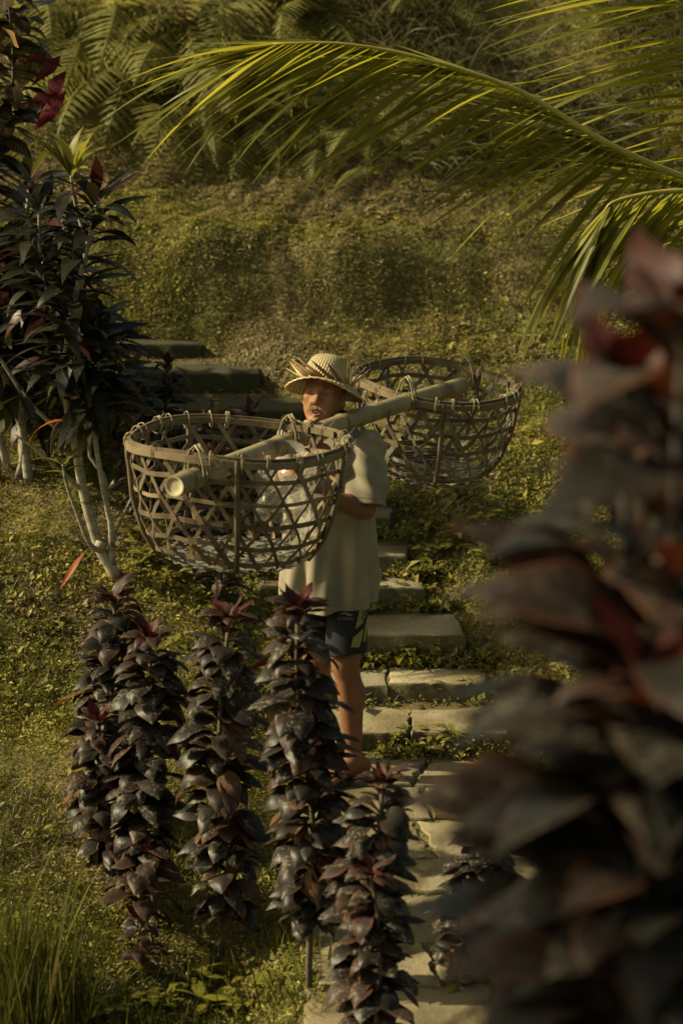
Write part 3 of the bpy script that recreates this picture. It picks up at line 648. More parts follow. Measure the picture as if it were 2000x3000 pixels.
# ---- croton in the top corner: broad yellow veined leaves and crimson ones
CRO_D = leaf_mat('croton_dark', (0.016, 0.014, 0.008), (0.03, 0.022, 0.012), 0.4, 0.12, None, 0.0, None, vein_col=(0.16, 0.12, 0.045), vscale=75)
CRO_R = leaf_mat('croton_crimson', (0.085, 0.008, 0.012), (0.020, 0.006, 0.007), 0.45, 0.14, (0.14, 0.008, 0.012), 0.0, None, 0.3, vscale=75)
CRO_T = leaf_mat('croton_tan', (0.30, 0.19, 0.07), (0.16, 0.09, 0.03), 0.5, 0.3, None, 0.0, None, vein_col=(0.10, 0.05, 0.015), vscale=75)
CRL = {k_: [leaf_mesh('croton_leaf', m_, 1.0, 0.42 if k_ != 'r' else 0.30, bd if k_ != 'r' else bd * .5, 0.08, 4, 9, 0.45, 0.55, 0.03 if k_ != 'r' else 0.10, tw) for bd, tw in ((0.8, .2), (1.3, -.2), (0.4, .3))] for k_, m_ in (('d', CRO_D), ('r', CRO_R), ('t', CRO_T))}
Yc = 10.2; bx = P(-160, 700, Yc); cr = empty('croton_shrub', (bx.x, Yc, gz(bx.x, Yc)), 'croton shrub with yellow veined dark leaves and crimson young leaves', 'shrub')
c1 = smooth_poly([Vector((bx.x, Yc, gz(bx.x, Yc) - .03)), P(-140, 900, Yc), P(-80, 600, Yc), P(-10, 430, Yc), P(40, 220, Yc), P(20, -60, Yc)], 20)
link('trunk', tube_mesh('trunk', c1, [0.016 - 0.0006 * i for i in range(20)], BARK, 8), cr)
rn = random.Random(33); az = 0
for i in range(110):
    t = 0.42 + 0.58 * i / 109; q = t * 19; k = min(int(q), 18); p = c1[k].lerp(c1[k + 1], q - k); az += 2.3999 + rn.uniform(-.4, .4); e = rn.uniform(-0.4, 0.7)
    d = Vector((math.cos(az) * math.cos(e), math.sin(az) * math.cos(e), math.sin(e))); s = 0.20 * rn.uniform(.75, 1.15)
    place('leaf', CRL['d'][rn.randrange(3)], frame_m(p, d, s=s, roll=rn.uniform(-.5, .5)), cr)
for px, py, dx, dz, s, kd in [(62, 190, .5, .25, .10, 'r'), (95, 250, .7, .7, .13, 'r'), (110, 330, .6, .8, .16, 'r'), (95, 390, .65, .75, .17, 'r'), (75, 310, .4, .2, .11, 'r'), (10, 165, -.3, .1, .10, 't'), (5, 80, .3, -.2, .10, 't')]:
    place('leaf', CRL[kd][2], frame_m(P(px, py, Yc - .14), Vector((dx, -.25, dz)), s=s * 1.45, roll=-0.4 - s * 6), cr)

# ---- palm fronds reaching in from the right
PALM = leaf_mat('palm_leaflet', (0.100, 0.105, 0.014), (0.075, 0.080, 0.013), 0.40, 0.42, (0.42, 0.40, 0.03), 0.0, None, 0.5, vscale=4)
PALM_D = leaf_mat('palm_leaflet_dry', (0.30, 0.27, 0.045), (0.20, 0.19, 0.03), 0.5, 0.42, (0.45, 0.40, 0.04), 0.0, None, 0.5, vscale=4)
RACH = noisy_mat('palm_rachis', (0.34, 0.29, 0.06), (0.24, 0.21, 0.045), 20, 0.5, 0.2, 0.003)
PTRUNK = noisy_mat('palm_trunk', (0.16, 0.13, 0.085), (0.08, 0.065, 0.04), 14, 0.9, 0.6, 0.01, stretch=(1, 1, 5))
PL = [leaf_mesh('palm_leaflet', PALM if v < 4 else PALM_D, 1.0, [0.062, 0.068, 0.072, 0.062, 0.058, 0.058][v], [0.12, 0.28, 0.45, 0.05, 0.15, 0.35][v], 0.02, 2, 9, 0.9, 0.30, 0.0, [.3, -.3, .5, -.2, .2, -.4][v], 0.75) for v in range(6)]
pc = Vector((2.35, 8.7, 2.35)); pg = gz(2.5, 8.7)
palm = empty('palm_tree', (2.5, 8.7, pg), 'young coconut palm whose green fronds arch in over the scene', 'palm')
link('trunk', tube_mesh('trunk', smooth_poly([Vector((2.5, 8.7, pg - .1)), Vector((2.48, 8.7, 0.9)), Vector((2.40, 8.7, 1.7)), pc], 14), [0.13, .115, .105, .10, .1, .1, .095, .095, .09, .09, .085, .08, .07, .05], PTRUNK, 12), palm)
def frond(pts, n, side_fn, Lfn, seed, r0=0.017, dry=0.1):
    rn = random.Random(seed); sp = smooth_poly(pts, 40)
    fr = link('frond', tube_mesh('frond', sp, [r0 * (1 - 0.85 * i / 39) for i in range(40)], RACH, 7), palm)
    for i in range(n):
        t = 0.06 + 0.93 * i / (n - 1) + rn.uniform(-.004, .004); t = min(t, 0.999); q = t * 39; k = min(int(q), 38); p = sp[k].lerp(sp[k + 1], q - k); tan = (sp[k + 1] - sp[k]).normalized()
        for sd in (-1, 1):
            d, upv, L_, v = side_fn(t, tan, sd, rn)
            if L_ <= 0: continue
            L_ *= Lfn(t) * rn.uniform(0.85, 1.12)
            if rn.random() < dry: v = 4 + rn.randrange(2)
            place('leaflet', PL[v], frame_m(p, d, upv, L_, rn.uniform(-.35, .35), rn.uniform(.36, .56)), fr)
    return fr
def side_a(t, tan, sd, rn):
    # camera side hangs down-left, far side lies forward along the rachis
    droop = Vector((0, 0, -1)); cam_side = Vector((0, -1, 0.0))
    if sd < 0: d = tan * (0.75 + 0.5 * t) + droop * (1.15 - 0.50 * t) + cam_side * 0.45 + Vector((rn.uniform(-.1, .1), rn.uniform(-.15, .15), rn.uniform(-.1, .1)))
    else: d = tan * (0.95 + 0.3 * t) + droop * 0.18 - cam_side * 0.30 + Vector((0, 0, -0.1 * (1 - t))) + Vector((rn.uniform(-.1, .1), rn.uniform(-.15, .15), rn.uniform(-.12, .08)))
    return d, Vector((0, 0, 1)), 1.0, rn.randrange(4)
Yp = 8.45
frond([pc, P(2350, 640, Yp + .15), P(2000, 520, Yp + .05), P(1775, 418, Yp), P(1510, 262, Yp), P(1223, 168, Yp - .03), P(1000, 128, Yp - .06), P(800, 128, Yp - .08)], 84, side_a, lambda t: 0.72 - 0.12 * abs(t - 0.6) * 2, 5, dry=0.2)
def side_b(t, tan, sd, rn):
    d = Vector((-1, -0.05 * sd, -0.22 + 0.10 * sd + 0.22 * (t - .4))) + Vector((0, rn.uniform(-.2, .2), rn.uniform(-.05, .05)))
    return d, Vector((0, 0, 1)), 1.0 if t > 0.15 else 0, rn.randrange(4)
frond([pc, P(2330, 620, Yp + .3), P(2170, 360, Yp + .3), P(2080, 80, Yp + .3), P(2040, -220, Yp + .35)], 26, side_b, lambda t: 0.78, 6)
def side_c(t, tan, sd, rn):
    d = tan * 0.8 + Vector((0, -0.25 * sd, -0.75 - 0.15 * sd)) + Vector((rn.uniform(-.12, .12), rn.uniform(-.2, .2), rn.uniform(-.1, .1)))
    return d, Vector((0, 0, 1)), 1.0 if t > 0.3 else 0, rn.randrange(4)
frond([pc, P(2380, 620, Yp - .1), P(2150, 570, Yp - .15), P(1960, 560, Yp - .2), P(1800, 590, Yp - .25), P(1760, 640, Yp - .25)], 44, side_c, lambda t: 0.62, 7)

# ---- ferns on the bank
FERN = leaf_mat('fern_frond', (0.21, 0.20, 0.058), (0.145, 0.14, 0.042), 0.6, 0.40, (0.33, 0.30, 0.075), 0.0, None, 0.0, vscale=4)
def fern_frond(bend, n=26, seed=0):
    rn = random.Random(seed); V, F, uv = [], [], []
    pts = []; p = Vector(); a = 0.35
    for i in range(n + 1):
        t = i / n; pts.append((p.copy(), a)); a -= bend / n * (0.5 + t); p = p + Vector((0, math.cos(a), math.sin(a))) / n
    for i in range(1, n + 1):
        p, a = pts[i]; t = i / n; w_ = 0.20 * (math.sin(math.pi * min(1, 0.12 + t * 0.88)) ** 0.8) * (1.1 - 0.35 * t) + 0.006
        fw = Vector((0, math.cos(a), math.sin(a))); dn = Vector((0, math.sin(a), -math.cos(a)))
        for sd in (-1, 1):
            d = (Vector((sd, 0, 0)) + fw * 0.45 + dn * rn.uniform(0.05, 0.45)).normalized(); hw = 0.5 / n * 0.84
            m_ = 5; o_ = len(V)
            for j in range(m_ + 1):     # pinna with a toothed outline
                tj = j / m_; c_ = p + d * w_ * tj + dn * 0.25 * w_ * tj * tj; ww = hw * (1 - tj ** 1.6) * (1.0 if j % 2 == 0 else 0.62) + 0.0006
                V += [c_ - fw * ww, c_ + fw * ww]; uv += [(0.2, t), (0.8, t)]
            for j in range(m_): F.append((o_ + 2 * j, o_ + 2 * j + 1, o_ + 2 * j + 3, o_ + 2 * j + 2))
    o_ = len(V)
    for p, a in pts: V += [p + Vector((-0.004, 0, 0.002)), p + Vector((0.004, 0, 0.002))]; uv += [(0.5, 0), (0.5, 1)]
    for i in range(n): F.append((o_ + 2 * i, o_ + 2 * i + 1, o_ + 2 * i + 3, o_ + 2 * i + 2))
    return mesh_np('fern_frond', [tuple(v) for v in V], F, FERN, True, None, uv)
FF = [fern_frond(b_, 24 + 2 * i, i) for i, b_ in enumerate((1.3, 1.8, 2.3, 1.55))]
FERNS = [(330, 20, 9, .60, 'tall fern clump in the corner above the croton'), (560, 60, 9, .66, 'broad fern arching from the top of the bank'), (220, 130, 7, .50, 'fern hanging beside the crimson leaves'), (480, 190, 8, .60, 'large drooping fern in the middle of the bank'),
         (700, 180, 6, .5, 'fern with one long curved frond before the dark hollow'), (640, 330, 7, .42, 'fern clump hanging below the palm tips'), (420, 330, 7, .45, 'fern hanging above the strap leaved shrub'), (800, 330, 6, .36, 'small fern behind the palm tips'), (1060, 390, 6, .30, 'small dark fern under the middle of the palm frond'),
         (1160, 520, 5, .26, 'low dark fern at the foot of the hanging grass'), (1255, 30, 5, .36, 'fern by the upper edge among straw coloured grass'), (950, 40, 6, .42, 'shaded fern in the dark hollow at the top'), (110, 30, 6, .5, 'fern half hidden behind the croton'), (940, 430, 5, .3, 'fern clump at the lower edge of the hollow')]
for i, (px, py, nf, L_, lb) in enumerate(FERNS):
    h = ground_hit(px, py, 11.0, 15.5); rn = random.Random(400 + i); fe = empty('fern', h, lb, 'fern', 'ferns on the bank')
    for j in range(nf):
        az = -math.pi / 2 + (j / (nf - 1) - 0.5) * 3.2 + rn.uniform(-.25, .25); e = rn.uniform(-0.35, 0.35)
        d = Vector((math.cos(az) * math.cos(e), math.sin(az) * math.cos(e) * 0.8, math.sin(e))); s = 1.6 * L_ * rn.uniform(.8, 1.25)
        place('frond', FF[rn.randrange(4)], frame_m(h - Vector((0, 0, .02)), d, s=s, roll=rn.uniform(-.4, .4)), fe)
# ---- dark leafy bushes at the top of the bank
BUSH = leaf_mat('bush_leaf', (0.055, 0.058, 0.014), (0.030, 0.034, 0.010), 0.5, 0.25, None, 0.0, None, 0.3, vscale=30)
BL = [leaf_mesh('bush_leaf', BUSH, 1.0, 0.42, bd, 0.1, 2, 5, 0.4, 0.42) for bd in (0.5, 1.1, 1.6)]
for i, (px, py, L_, n_, lb) in enumerate([(860, 70, .10, 90, 'dark leafy bush in the hollow at the top of the bank'), (1120, 60, .10, 80, 'shaded bush above the palm frond'), (760, 20, .11, 70, 'dark bush between the ferns at the top edge')]):
    h = ground_hit(px, py, 11.0, 15.5); rn = random.Random(500 + i); bu = empty('leafy_bush', h, lb, 'bush', 'dark bushes at the top of the bank')
    for j in range(6):
        e = h + Vector((rn.uniform(-.3, .3), rn.uniform(-.25, .1), rn.uniform(.25, .5))); sp = stem_pts(h - Vector((0, 0, .03)), e, 6, .04, j); link('twig', tube_mesh('twig', sp, [.007, .006, .005, .004, .003, .002], BARK, 5), bu)
        for k in range(n_ // 6):
            t = rn.uniform(.3, 1); p = sp[0].lerp(sp[-1], t); d = Vector((rn.uniform(-1, 1), rn.uniform(-1, .5), rn.uniform(-.6, .6)))
            place('leaf', BL[rn.randrange(3)], frame_m(p, d, s=L_ * rn.uniform(.7, 1.2)), bu)
# ---- weeds growing along the steps and on the slope
WEED = leaf_mat('weed_leaf', (0.225, 0.205, 0.032), (0.120, 0.120, 0.022), 0.5, 0.3, None, 0.0, None, 0.4, vscale=30)
WL = [leaf_mesh('weed_leaf', WEED, 1.0, w_, bd, 0.1, 2, 5, 0.4, 0.5) for w_, bd in ((0.42, 0.6), (0.34, 1.1), (0.5, 0.9), (0.16, 0.8))]
def weed(px, py, nl, L_, label, group, seed, tall=0.08, name='weed'):
    h = ground_hit(px, py); rn = random.Random(seed); we = empty(name, h, label, 'weed', group); ns = max(1, nl // 7)
    for s_ in range(ns):
        e = h + Vector((rn.uniform(-.06, .06), rn.uniform(-.06, .03), tall * rn.uniform(.6, 1.2))); sp = stem_pts(h - Vector((0, 0, .02)), e, 4, .01, s_); link('stem', tube_mesh('stem', sp, [.0028, .0024, .002, .0015], WEED, 5), we); az = rn.uniform(0, 6)
        for k in range(nl // ns):
            t = (k + 1) / (nl // ns); az += 2.4; el = rn.uniform(.0, .7); d = Vector((math.cos(az) * math.cos(el), math.sin(az) * math.cos(el), math.sin(el)))
            place('leaf', WL[rn.randrange(4)], frame_m(sp[0].lerp(sp[-1], t), d, s=L_ * rn.uniform(.7, 1.2)), we)
WG = 'small weeds growing among the steps and slopes'
rn = random.Random(77)
spots = [(1080, 1720, 14, .05), (1150, 1760, 14, .05), (1230, 1760, 10, .04), (1270, 1700, 16, .06), (1180, 1935, 14, .06), (1240, 1920, 16, .07), (1290, 1935, 10, .05), (1130, 1930, 8, .05), (1165, 2050, 6, .04), (1300, 2050, 10, .05), (1370, 2040, 12, .05), (1180, 2190, 14, .06), (1280, 2190, 16, .07), (1350, 2200, 18, .07), (1410, 2190, 14, .06), (1230, 2230, 8, .05),
         (1340, 1610, 16, .08), (1440, 1640, 16, .08), (1500, 1600, 16, .08), (1400, 1560, 14, .07), (1250, 1560, 10, .06), (1180, 1500, 10, .05), (1350, 1480, 12, .06), (1600, 1560, 14, .08), (1230, 1640, 12, .06), (1150, 1590, 10, .05), (1420, 1300, 8, .06), (1550, 1280, 8, .06), (1620, 880, 8, .07), (1480, 960, 8, .05),
         (300, 1390, 10, .06), (400, 1500, 14, .07), (420, 1650, 16, .08), (500, 1720, 16, .07), (560, 1650, 14, .07), (480, 1570, 16, .07), (380, 1580, 12, .06), (200, 1480, 10, .07), (100, 1600, 10, .05), (150, 1850, 10, .05), (600, 1800, 12, .06), (540, 1900, 12, .07), (760, 2000, 10, .06), (560, 2200, 10, .06), (660, 2870, 14, .10), (560, 2900, 12, .10), (720, 2950, 16, .07), (480, 2950, 14, .08), (380, 2860, 10, .09), (800, 2900, 12, .07), (1040, 2960, 10, .06), (250, 2300, 10, .06), (130, 2450, 10, .05), (640, 2960, 12, .1), (330, 2990, 12, .09), (1330, 2900, 8, .06), (1420, 2780, 12, .07), (1450, 2880, 10, .07)]
def weed_label(px, py, L_):
    if px > 1000 and py < 1690: return 'leafy weed on the mossy slope beside the stairs, under the rear basket', 'weeds on the slope beside the stairs'
    if px > 1000 and py < 2260: return 'small weed rooted at the foot of a stone step', 'weeds along the stone steps'
    if px > 1000: return 'low weed at the edge of the flagstone path', 'weeds at the path edge'
    if py > 2800: return 'broad leaved weed on the lower terrace below the cordyline row', 'weeds on the lower terrace'
    return 'yellow green weed in the ground cover around the cordylines and shrub', 'weeds in the ground cover by the cordylines'
for i, (px, py, nl, L_) in enumerate(spots): weed(px, py, int(nl * 1.5), L_ * (1.2 if py < 1800 else 1.0), *weed_label(px, py, L_), 900 + i)
# tufts and stray things on the slope
STICK = noisy_mat('dry_stick', (0.20, 0.16, 0.09), (0.12, 0.095, 0.05), 25, 0.8, 0.3, 0.003)
for px, py, ptop, Y_, lb in [(637, 1800, 1690, None, 'thin upright stick standing below the front basket'), (575, 1730, 1680, None, 'short thin stick standing behind the front basket bottom')]:
    h = ground_hit(px, py); t = P(px - 3, ptop, h.y); o = link('plant_stick', tube_mesh('plant_stick', stem_pts(h - Vector((0, 0, .05)), t, 6, .006, px), [.0065, .006, .006, .0055, .005, .0045], STICK, 7)); tag(o, lb, 'stick')
h = ground_hit(215, 1740); o = link('fallen_leaf', leaf_mesh('fallen_leaf', STRAP_O, 1.0, 0.15, 0.5, 0.05, 4, 8, 0.5, 0.45, 0.03, 0.5)); o.matrix_basis = frame_m(h + Vector((-.055, -.03, .02)), Vector((.5, .25, .85)), Vector((-.3, -.9, .3)), 0.21); tag(o, 'orange red fallen leaf standing in the moss beside the pale trunk', 'leaf')
LIT = leaf_mat('bleached_leaf', (0.45, 0.42, 0.33), (0.3, 0.26, 0.18), 0.7, 0.1, None, 0.2, None, 0.3)
for i, (px, py, s, lb) in enumerate([(1540, 1095, .07, 'white bleached dry leaf lying on the moss behind the rear basket'), (1620, 1165, .05, 'small pale dry leaf on the moss beside the blurred leaves'), (470, 985, .035, 'pale round pebble like leaf on the top step edge'), (1285, 510, .04, 'tiny pale dry leaf on the bank below the palm frond'), (1090, 705, .035, 'tiny pale dry leaf on the ledge of the bank'), (165, 1760, .07, 'thin bleached leaf lying on the mossy slope'), (155, 2470, .06, 'bleached dry blade lying in the grass')]):
    h = ground_hit(px, py); o = link('dry_leaf', leaf_mesh('dry_leaf', LIT, 1.0, 0.4, 1.2, 0.05, 4, 6, 0.8, 0.45, 0.08, 0.6)); o.matrix_basis = frame_m(h + Vector((-s * .5, -.01, .025)), Vector((1, .2, .1)), Vector((0, -.4, 1)), s, 0.3 * i); tag(o, lb, 'leaf')

# ---- unseen tree added outside the frame so its crown shades the near corner plants
def shade_tree(x_, y_, zc, rx, rz, n_, label, seed, L_=.16):
    rn = random.Random(seed); g0 = gz(x_, y_); t_ = empty('added_shade_tree', (x_, y_, g0), label, 'tree'); top = Vector((x_, y_, zc + rz * .6))
    tp = stem_pts(Vector((x_, y_, g0 - .05)), top, 12, .08, seed); link('trunk', tube_mesh('trunk', tp, [.07 - .0045 * i for i in range(12)], PALE, 9), t_)
    for k in range(9):
        a = tp[3 + k % 7]; e = Vector((x_, y_, zc)) + Vector((rn.uniform(-1, 1) * rx, rn.uniform(-1, 1) * rx, rn.uniform(-.7, .8) * rz)); link('limb', tube_mesh('limb', stem_pts(a, e, 7, .06, k), [.025, .021, .018, .015, .012, .009, .006], PALE, 6), t_)
    g = np.random.default_rng(seed); d = unit(g.normal(size=(n_, 3))); r = g.random((n_, 1)) ** .4; c_ = np.array([x_, y_, zc]) + d * r * np.array([rx, rx, rz]); c_ += 0.1 * g.normal(size=(n_, 3))
    dd = unit(g.normal(size=(n_, 3)) + np.array([0, 0, -.3])); s_ = unit(np.cross(dd, g.normal(size=(n_, 3)))); L2 = L_ * g.uniform(.6, 1.2, (n_, 1)); V = np.stack([c_, c_ + dd * L2 * .5 + s_ * L2 * .22, c_ + dd * L2, c_ + dd * L2 * .5 - s_ * L2 * .22], 1).reshape(-1, 3)
    link('crown', mesh_np('crown', V, np.arange(n_ * 4).reshape(-1, 4), GRASS, True, np.repeat(np.array([[.05, .06, .012]]) * g.uniform(.6, 1.3, (n_, 1)), 4, 0)), t_)
shade_tree(-2.2, 3.40, 3.05, .75, .80, 3200, 'leafy tree added outside the frame to shade the blurred cordylines', 1)
# ================================================================ POLE AND BASKETS
POLE_N, POLE_F = P(511, 1411, 7.62), P(1352, 1118, 9.90)
pole_dir = (POLE_F - POLE_N).normalized(); POLE_R = 0.0345
BAMB = noisy_mat('bamboo_pole', (0.30, 0.25, 0.135), (0.19, 0.155, 0.085), 4, 0.5, 0.2, 0.003, 60, stretch=(1, 1, 1), extra=((0.085, 0.066, 0.035), 9, 0.53), spec=0.3)
BAMB_END = noisy_mat('bamboo_cut', (0.52, 0.46, 0.30), (0.40, 0.34, 0.20), 25, 0.7, 0.3, 0.003)
DRYB = noisy_mat('weathered_bamboo', (0.165, 0.123, 0.070), (0.070, 0.054, 0.033), 9, 0.75, 0.35, 0.004, 70, extra=((0.055, 0.045, 0.03), 7, 0.56))
DRYB_L = noisy_mat('pale_bamboo', (0.25, 0.185, 0.105), (0.115, 0.087, 0.05), 9, 0.7, 0.3, 0.003, 70)
GREYB = noisy_mat('grey_slats', (0.24, 0.22, 0.175), (0.12, 0.108, 0.085), 11, 0.8, 0.3, 0.003, 70)
TWINE = noisy_mat('raffia_twine', (0.33, 0.28, 0.18), (0.19, 0.155, 0.095), 30, 0.8, 0.3, 0.002)
pole = empty('bamboo_pole', (POLE_N + POLE_F) / 2, 'thick bamboo carrying pole resting on the shoulder of the person', 'pole')
L_ = (POLE_F - POLE_N).length; nodes = [0.09, 0.78, 1.30, 1.92]; ts = sorted(set([0, 0.004] + [i * L_ / 30 for i in range(1, 30)] + [q + e for q in nodes for e in (-.012, -.004, 0, .004, .012)] + [L_ - 0.004, L_]))
up_ = Vector((0, 0, 1)); pe1 = (up_ - pole_dir * up_.dot(pole_dir)).normalized(); pe2 = pole_dir.cross(pe1)   # pe1 up, pe2 sideways
if pe2.y > 0: pe2 = -pe2
V, Fp = tube([POLE_N + pole_dir * t - pe1 * .016 * (2 * t / L_ - 1) ** 2 for t in ts], [POLE_R * (1.03 - 0.06 * t / L_) * (1 + sum(0.13 * math.exp(-((t - q) / 0.004) ** 2) for q in nodes)) * (0.96 if t in (0, L_) else 1) for t in ts], 24, cap=False)
link('culm', mesh_np('culm', [tuple(v) for v in V], Fp, BAMB), pole)
def end_disc(c, sg):
    c = c - pe1 * .016
    V, F = [], []; rs = [(1.0, 0.0), (0.80, 0.0), (0.74, 0.004), (0.3, 0.005), (0.0, 0.005)]
    for r, d in rs:
        for k in range(24):
            a = k / 24 * 2 * math.pi; V.append(c + (pe1 * math.cos(a) + pe2 * math.sin(a)) * POLE_R * 0.99 * max(r, 0.001) + pole_dir * sg * d)
    for i in range(len(rs) - 1):
        for k in range(24): F.append((i * 24 + k, i * 24 + (k + 1) % 24, (i + 1) * 24 + (k + 1) % 24, (i + 1) * 24 + k))
    me = mesh_np('cut_end', [tuple(v) for v in V], F, BAMB_END); link('cut_end', me, pole)
NODE = noisy_mat('bamboo_node', (0.15, 0.115, 0.06), (0.09, 0.07, 0.04), 30, 0.7, 0.3, 0.002)
for q in nodes:
    for dq in (-.005, .005):
        ctr = POLE_N + pole_dir * (q + dq) - pe1 * .016 * (2 * q / L_ - 1) ** 2; pts = [ctr + (pe1 * math.cos(a) + pe2 * math.sin(a)) * POLE_R * (1.03 - 0.06 * q / L_) * 1.045 for a in [i / 24 * 2 * math.pi for i in range(25)]]; V, F = tube(pts, .0028, 5, False); link('node_ring', mesh_np('node_ring', [tuple(v) for v in V], F, NODE), pole)
end_disc(POLE_N, 1); end_disc(POLE_F, -1)
def strip(pts, nrm, width, thick, side=None):
    """flat band along pts: rectangular section, width across, thickness along nrm"""
    V, F = [], []; n = len(pts)
    for i, p in enumerate(pts):
        t = (pts[min(i + 1, n - 1)] - pts[max(i - 1, 0)]).normalized(); nn = nrm[i]; nn = (nn - t * nn.dot(t)).normalized(); b = t.cross(nn)
        wv = width[i] if hasattr(width, '__len__') else width
        for sx, sz in ((-1, -1), (1, -1), (1, 1), (-1, 1)): V.append(p + b * sx * wv / 2 + nn * sz * thick / 2)
    for i in range(n - 1):
        for k in range(4): k2 = (k + 1) % 4; F.append((i * 4 + k, i * 4 + k2, i * 4 + 4 + k2, i * 4 + 4 + k))
    F.append((3, 2, 1, 0)); F.append(tuple((n - 1) * 4 + k for k in range(4)))
    return [tuple(v) for v in V], F
def strip_obj(name, pts, nrm, width, thick, mat, parent):
    V, F = strip(pts, nrm, width, thick); return link(name, mesh_np(name, V, F, mat, False), parent)
def basket(label, c, rad, height, tilt, seed, nd=22, messy=0.0):
    rn = random.Random(seed); root = empty('bamboo_basket', c, label, 'basket', 'woven bamboo baskets on the carrying pole')
    Q = Matrix.Rotation(tilt[0], 3, 'X') @ Matrix.Rotation(tilt[1], 3, 'Y')
    ph = rn.uniform(0, 6)
    def prof(v):     # v 0 rim .. 1 bottom edge -> radius factor, depth
        q = max(v, 0.0); r = 1.0 - 0.10 * q - 0.20 * q ** 3.2; return r, -height * (v - 0.04 * q ** 4)
    def S(u, v, off=0.0):
        r, z = prof(v); wob = 1 + 0.025 * math.sin(2 * u + ph) + 0.012 * math.sin(5 * u + ph * 2)
        p = Vector((math.cos(u) * (rad * r * wob + off), math.sin(u) * (rad * r * wob + off), z + 0.008 * math.sin(3 * u + ph)))
        return c + Q @ p
    def N(u, v): return (Q @ Vector((math.cos(u), math.sin(u), -0.25 * v))).normalized()
    def mt(): return rn.choice([DRYB, DRYB, DRYB, DRYB_L] if not messy else [DRYB, DRYB, GREYB])
    # diagonals, both hands
    dv = 1.30 * height / rad
    for hand in (-1, 1):
        for k in range(nd):
            u0 = 2 * math.pi * (k + (0.0 if hand > 0 else 0.5)) / nd + rn.uniform(-.03, .03); pts, nm = [], []
            sl = hand * dv * 0.52 * rn.uniform(.93, 1.07); v1 = 1.0 if rn.random() > messy * .35 else rn.uniform(.5, .85)
            for i in range(15):
                v = -0.01 + (v1 + 0.01) * i / 14; u = u0 + sl * v; pts.append(S(u, v, 0.0035 * math.sin(i * 1.9 + k) + hand * 0.0025)); nm.append(N(u, v))
            if messy: pts = [p + Vector((rn.uniform(-1, 1), rn.uniform(-1, 1), rn.uniform(-1, 1))) * 0.004 * messy for p in pts]
            strip_obj('weave_strip', pts, nm, rn.uniform(.009, .020), 0.002, mt(), root)
    # hoops
    for i, v in enumerate((0.16, 0.36, 0.56, 0.76, 0.93)):
        pts = [S(2 * math.pi * k / 60, v + 0.012 * math.sin(2 * math.pi * k / 60 * 2 + i) + 0.008 * math.sin(k * .9 + i), 0.004 * math.sin(k * 1.6)) for k in range(61)]
        strip_obj('weave_hoop', pts, [N(2 * math.pi * k / 60, v) for k in range(61)], rn.uniform(.013, .019), 0.002, mt(), root)
    # rim: an outer and an inner split-bamboo hoop, edge pieces not quite meeting
    for nm_, off, zoff, w_, th_, m_, a0, a1 in (('outer_rim', 0.011, 0.0, 0.024, 0.008, DRYB_L, 0.05, 6.27), ('inner_rim', -0.009, 0.004, 0.022, 0.008, DRYB, 0.4, 6.58), ('top_rim', 0.001, 0.017, 0.013, 0.007, DRYB, 0.2, 6.4)):
        n_ = 72; us = [a0 + (a1 - a0) * k / (n_ - 1) for k in range(n_)]
        strip_obj(nm_, [S(u, 0.0, off) + Vector((0, 0, zoff)) for u in us], [N(u, 0) for u in us], [w_ * (1 + 0.08 * math.sin(u * 6)) for u in us], th_, m_, root)
    # stakes
    for k in range(5):
        u = 2 * math.pi * (k + 0.72) / 5 + rn.uniform(-.1, .1) + ph * 0; pts = [S(u + 0.03 * i / 9, -0.03 + 1.05 * i / 9, 0.010 + 0.002 * math.sin(i * 2)) for i in range(10)]
        V, F = tube(pts, 0.0095, 8); link('stake', mesh_np('stake', [tuple(v) for v in V], F, DRYB), root)
    # lashings round the rim
    nl = 30
    for k in range(nl):
        u = 2 * math.pi * k / nl + rn.uniform(-.1, .1)
        if rn.random() < .2: continue
        for turn in range(rn.choice((1, 1, 2, 3))):
            uu = u + turn * 0.013; sk = rn.uniform(-.01, .01); pts = []
            for i in range(11):
                a = i / 10 * 2 * math.pi; pts.append(S(uu + sk * math.cos(a), 0, 0.021 * math.sin(a) + 0.001) + Q @ Vector((0, 0, 0.004 + 0.031 * math.cos(a))))
            V, F = tube(pts, 0.0022, 5); link('lashing', mesh_np('lashing', [tuple(v) for v in V], F, TWINE), root)
        if rn.random() < .5:   # frayed twine end
            p = S(u, 0, 0.018); q = p + Vector((rn.uniform(-.03, .03), rn.uniform(-.03, .03), rn.uniform(.02, .05))); V, F = tube(stem_pts(p, q, 6, .012, k), 0.0013, 4); link('twine_end', mesh_np('twine_end', [tuple(v) for v in V], F, TWINE), root)
    # bottom: flat slats in two directions
    rb, zb = prof(1.0); Rb = rad * rb * 1.0
    for ax in (0, 1):
        k = -Rb + 0.02
        while k < Rb - 0.01:
            hl = math.sqrt(max(0.0, Rb * Rb - k * k)) - 0.004; w_ = rn.uniform(.016, .026)
            if hl > 0.04:
                a_ = rn.uniform(-.12, .12); pts = []
                for i in range(8):
                    s_ = -hl + 2 * hl * i / 7; loc = Vector((s_, k + a_ * s_ * .2, zb - 0.012 + 0.004 * ax + 0.004 * math.sin(i * 2.6 + k * 90) - 0.02 * (1 - (s_ * s_ + k * k) / Rb ** 2))); 
                    if ax: loc = Vector((loc.y, loc.x, loc.z))
                    pts.append(c + Q @ Matrix.Rotation(0.5, 3, 'Z') @ loc)
                strip_obj('bottom_slat', pts, [Q @ Vector((0, 0, 1))] * 8, w_, 0.002, rn.choice([GREYB, GREYB, DRYB]), root)
            k += w_ + rn.uniform(0.002, 0.018) + 0.004 * ax
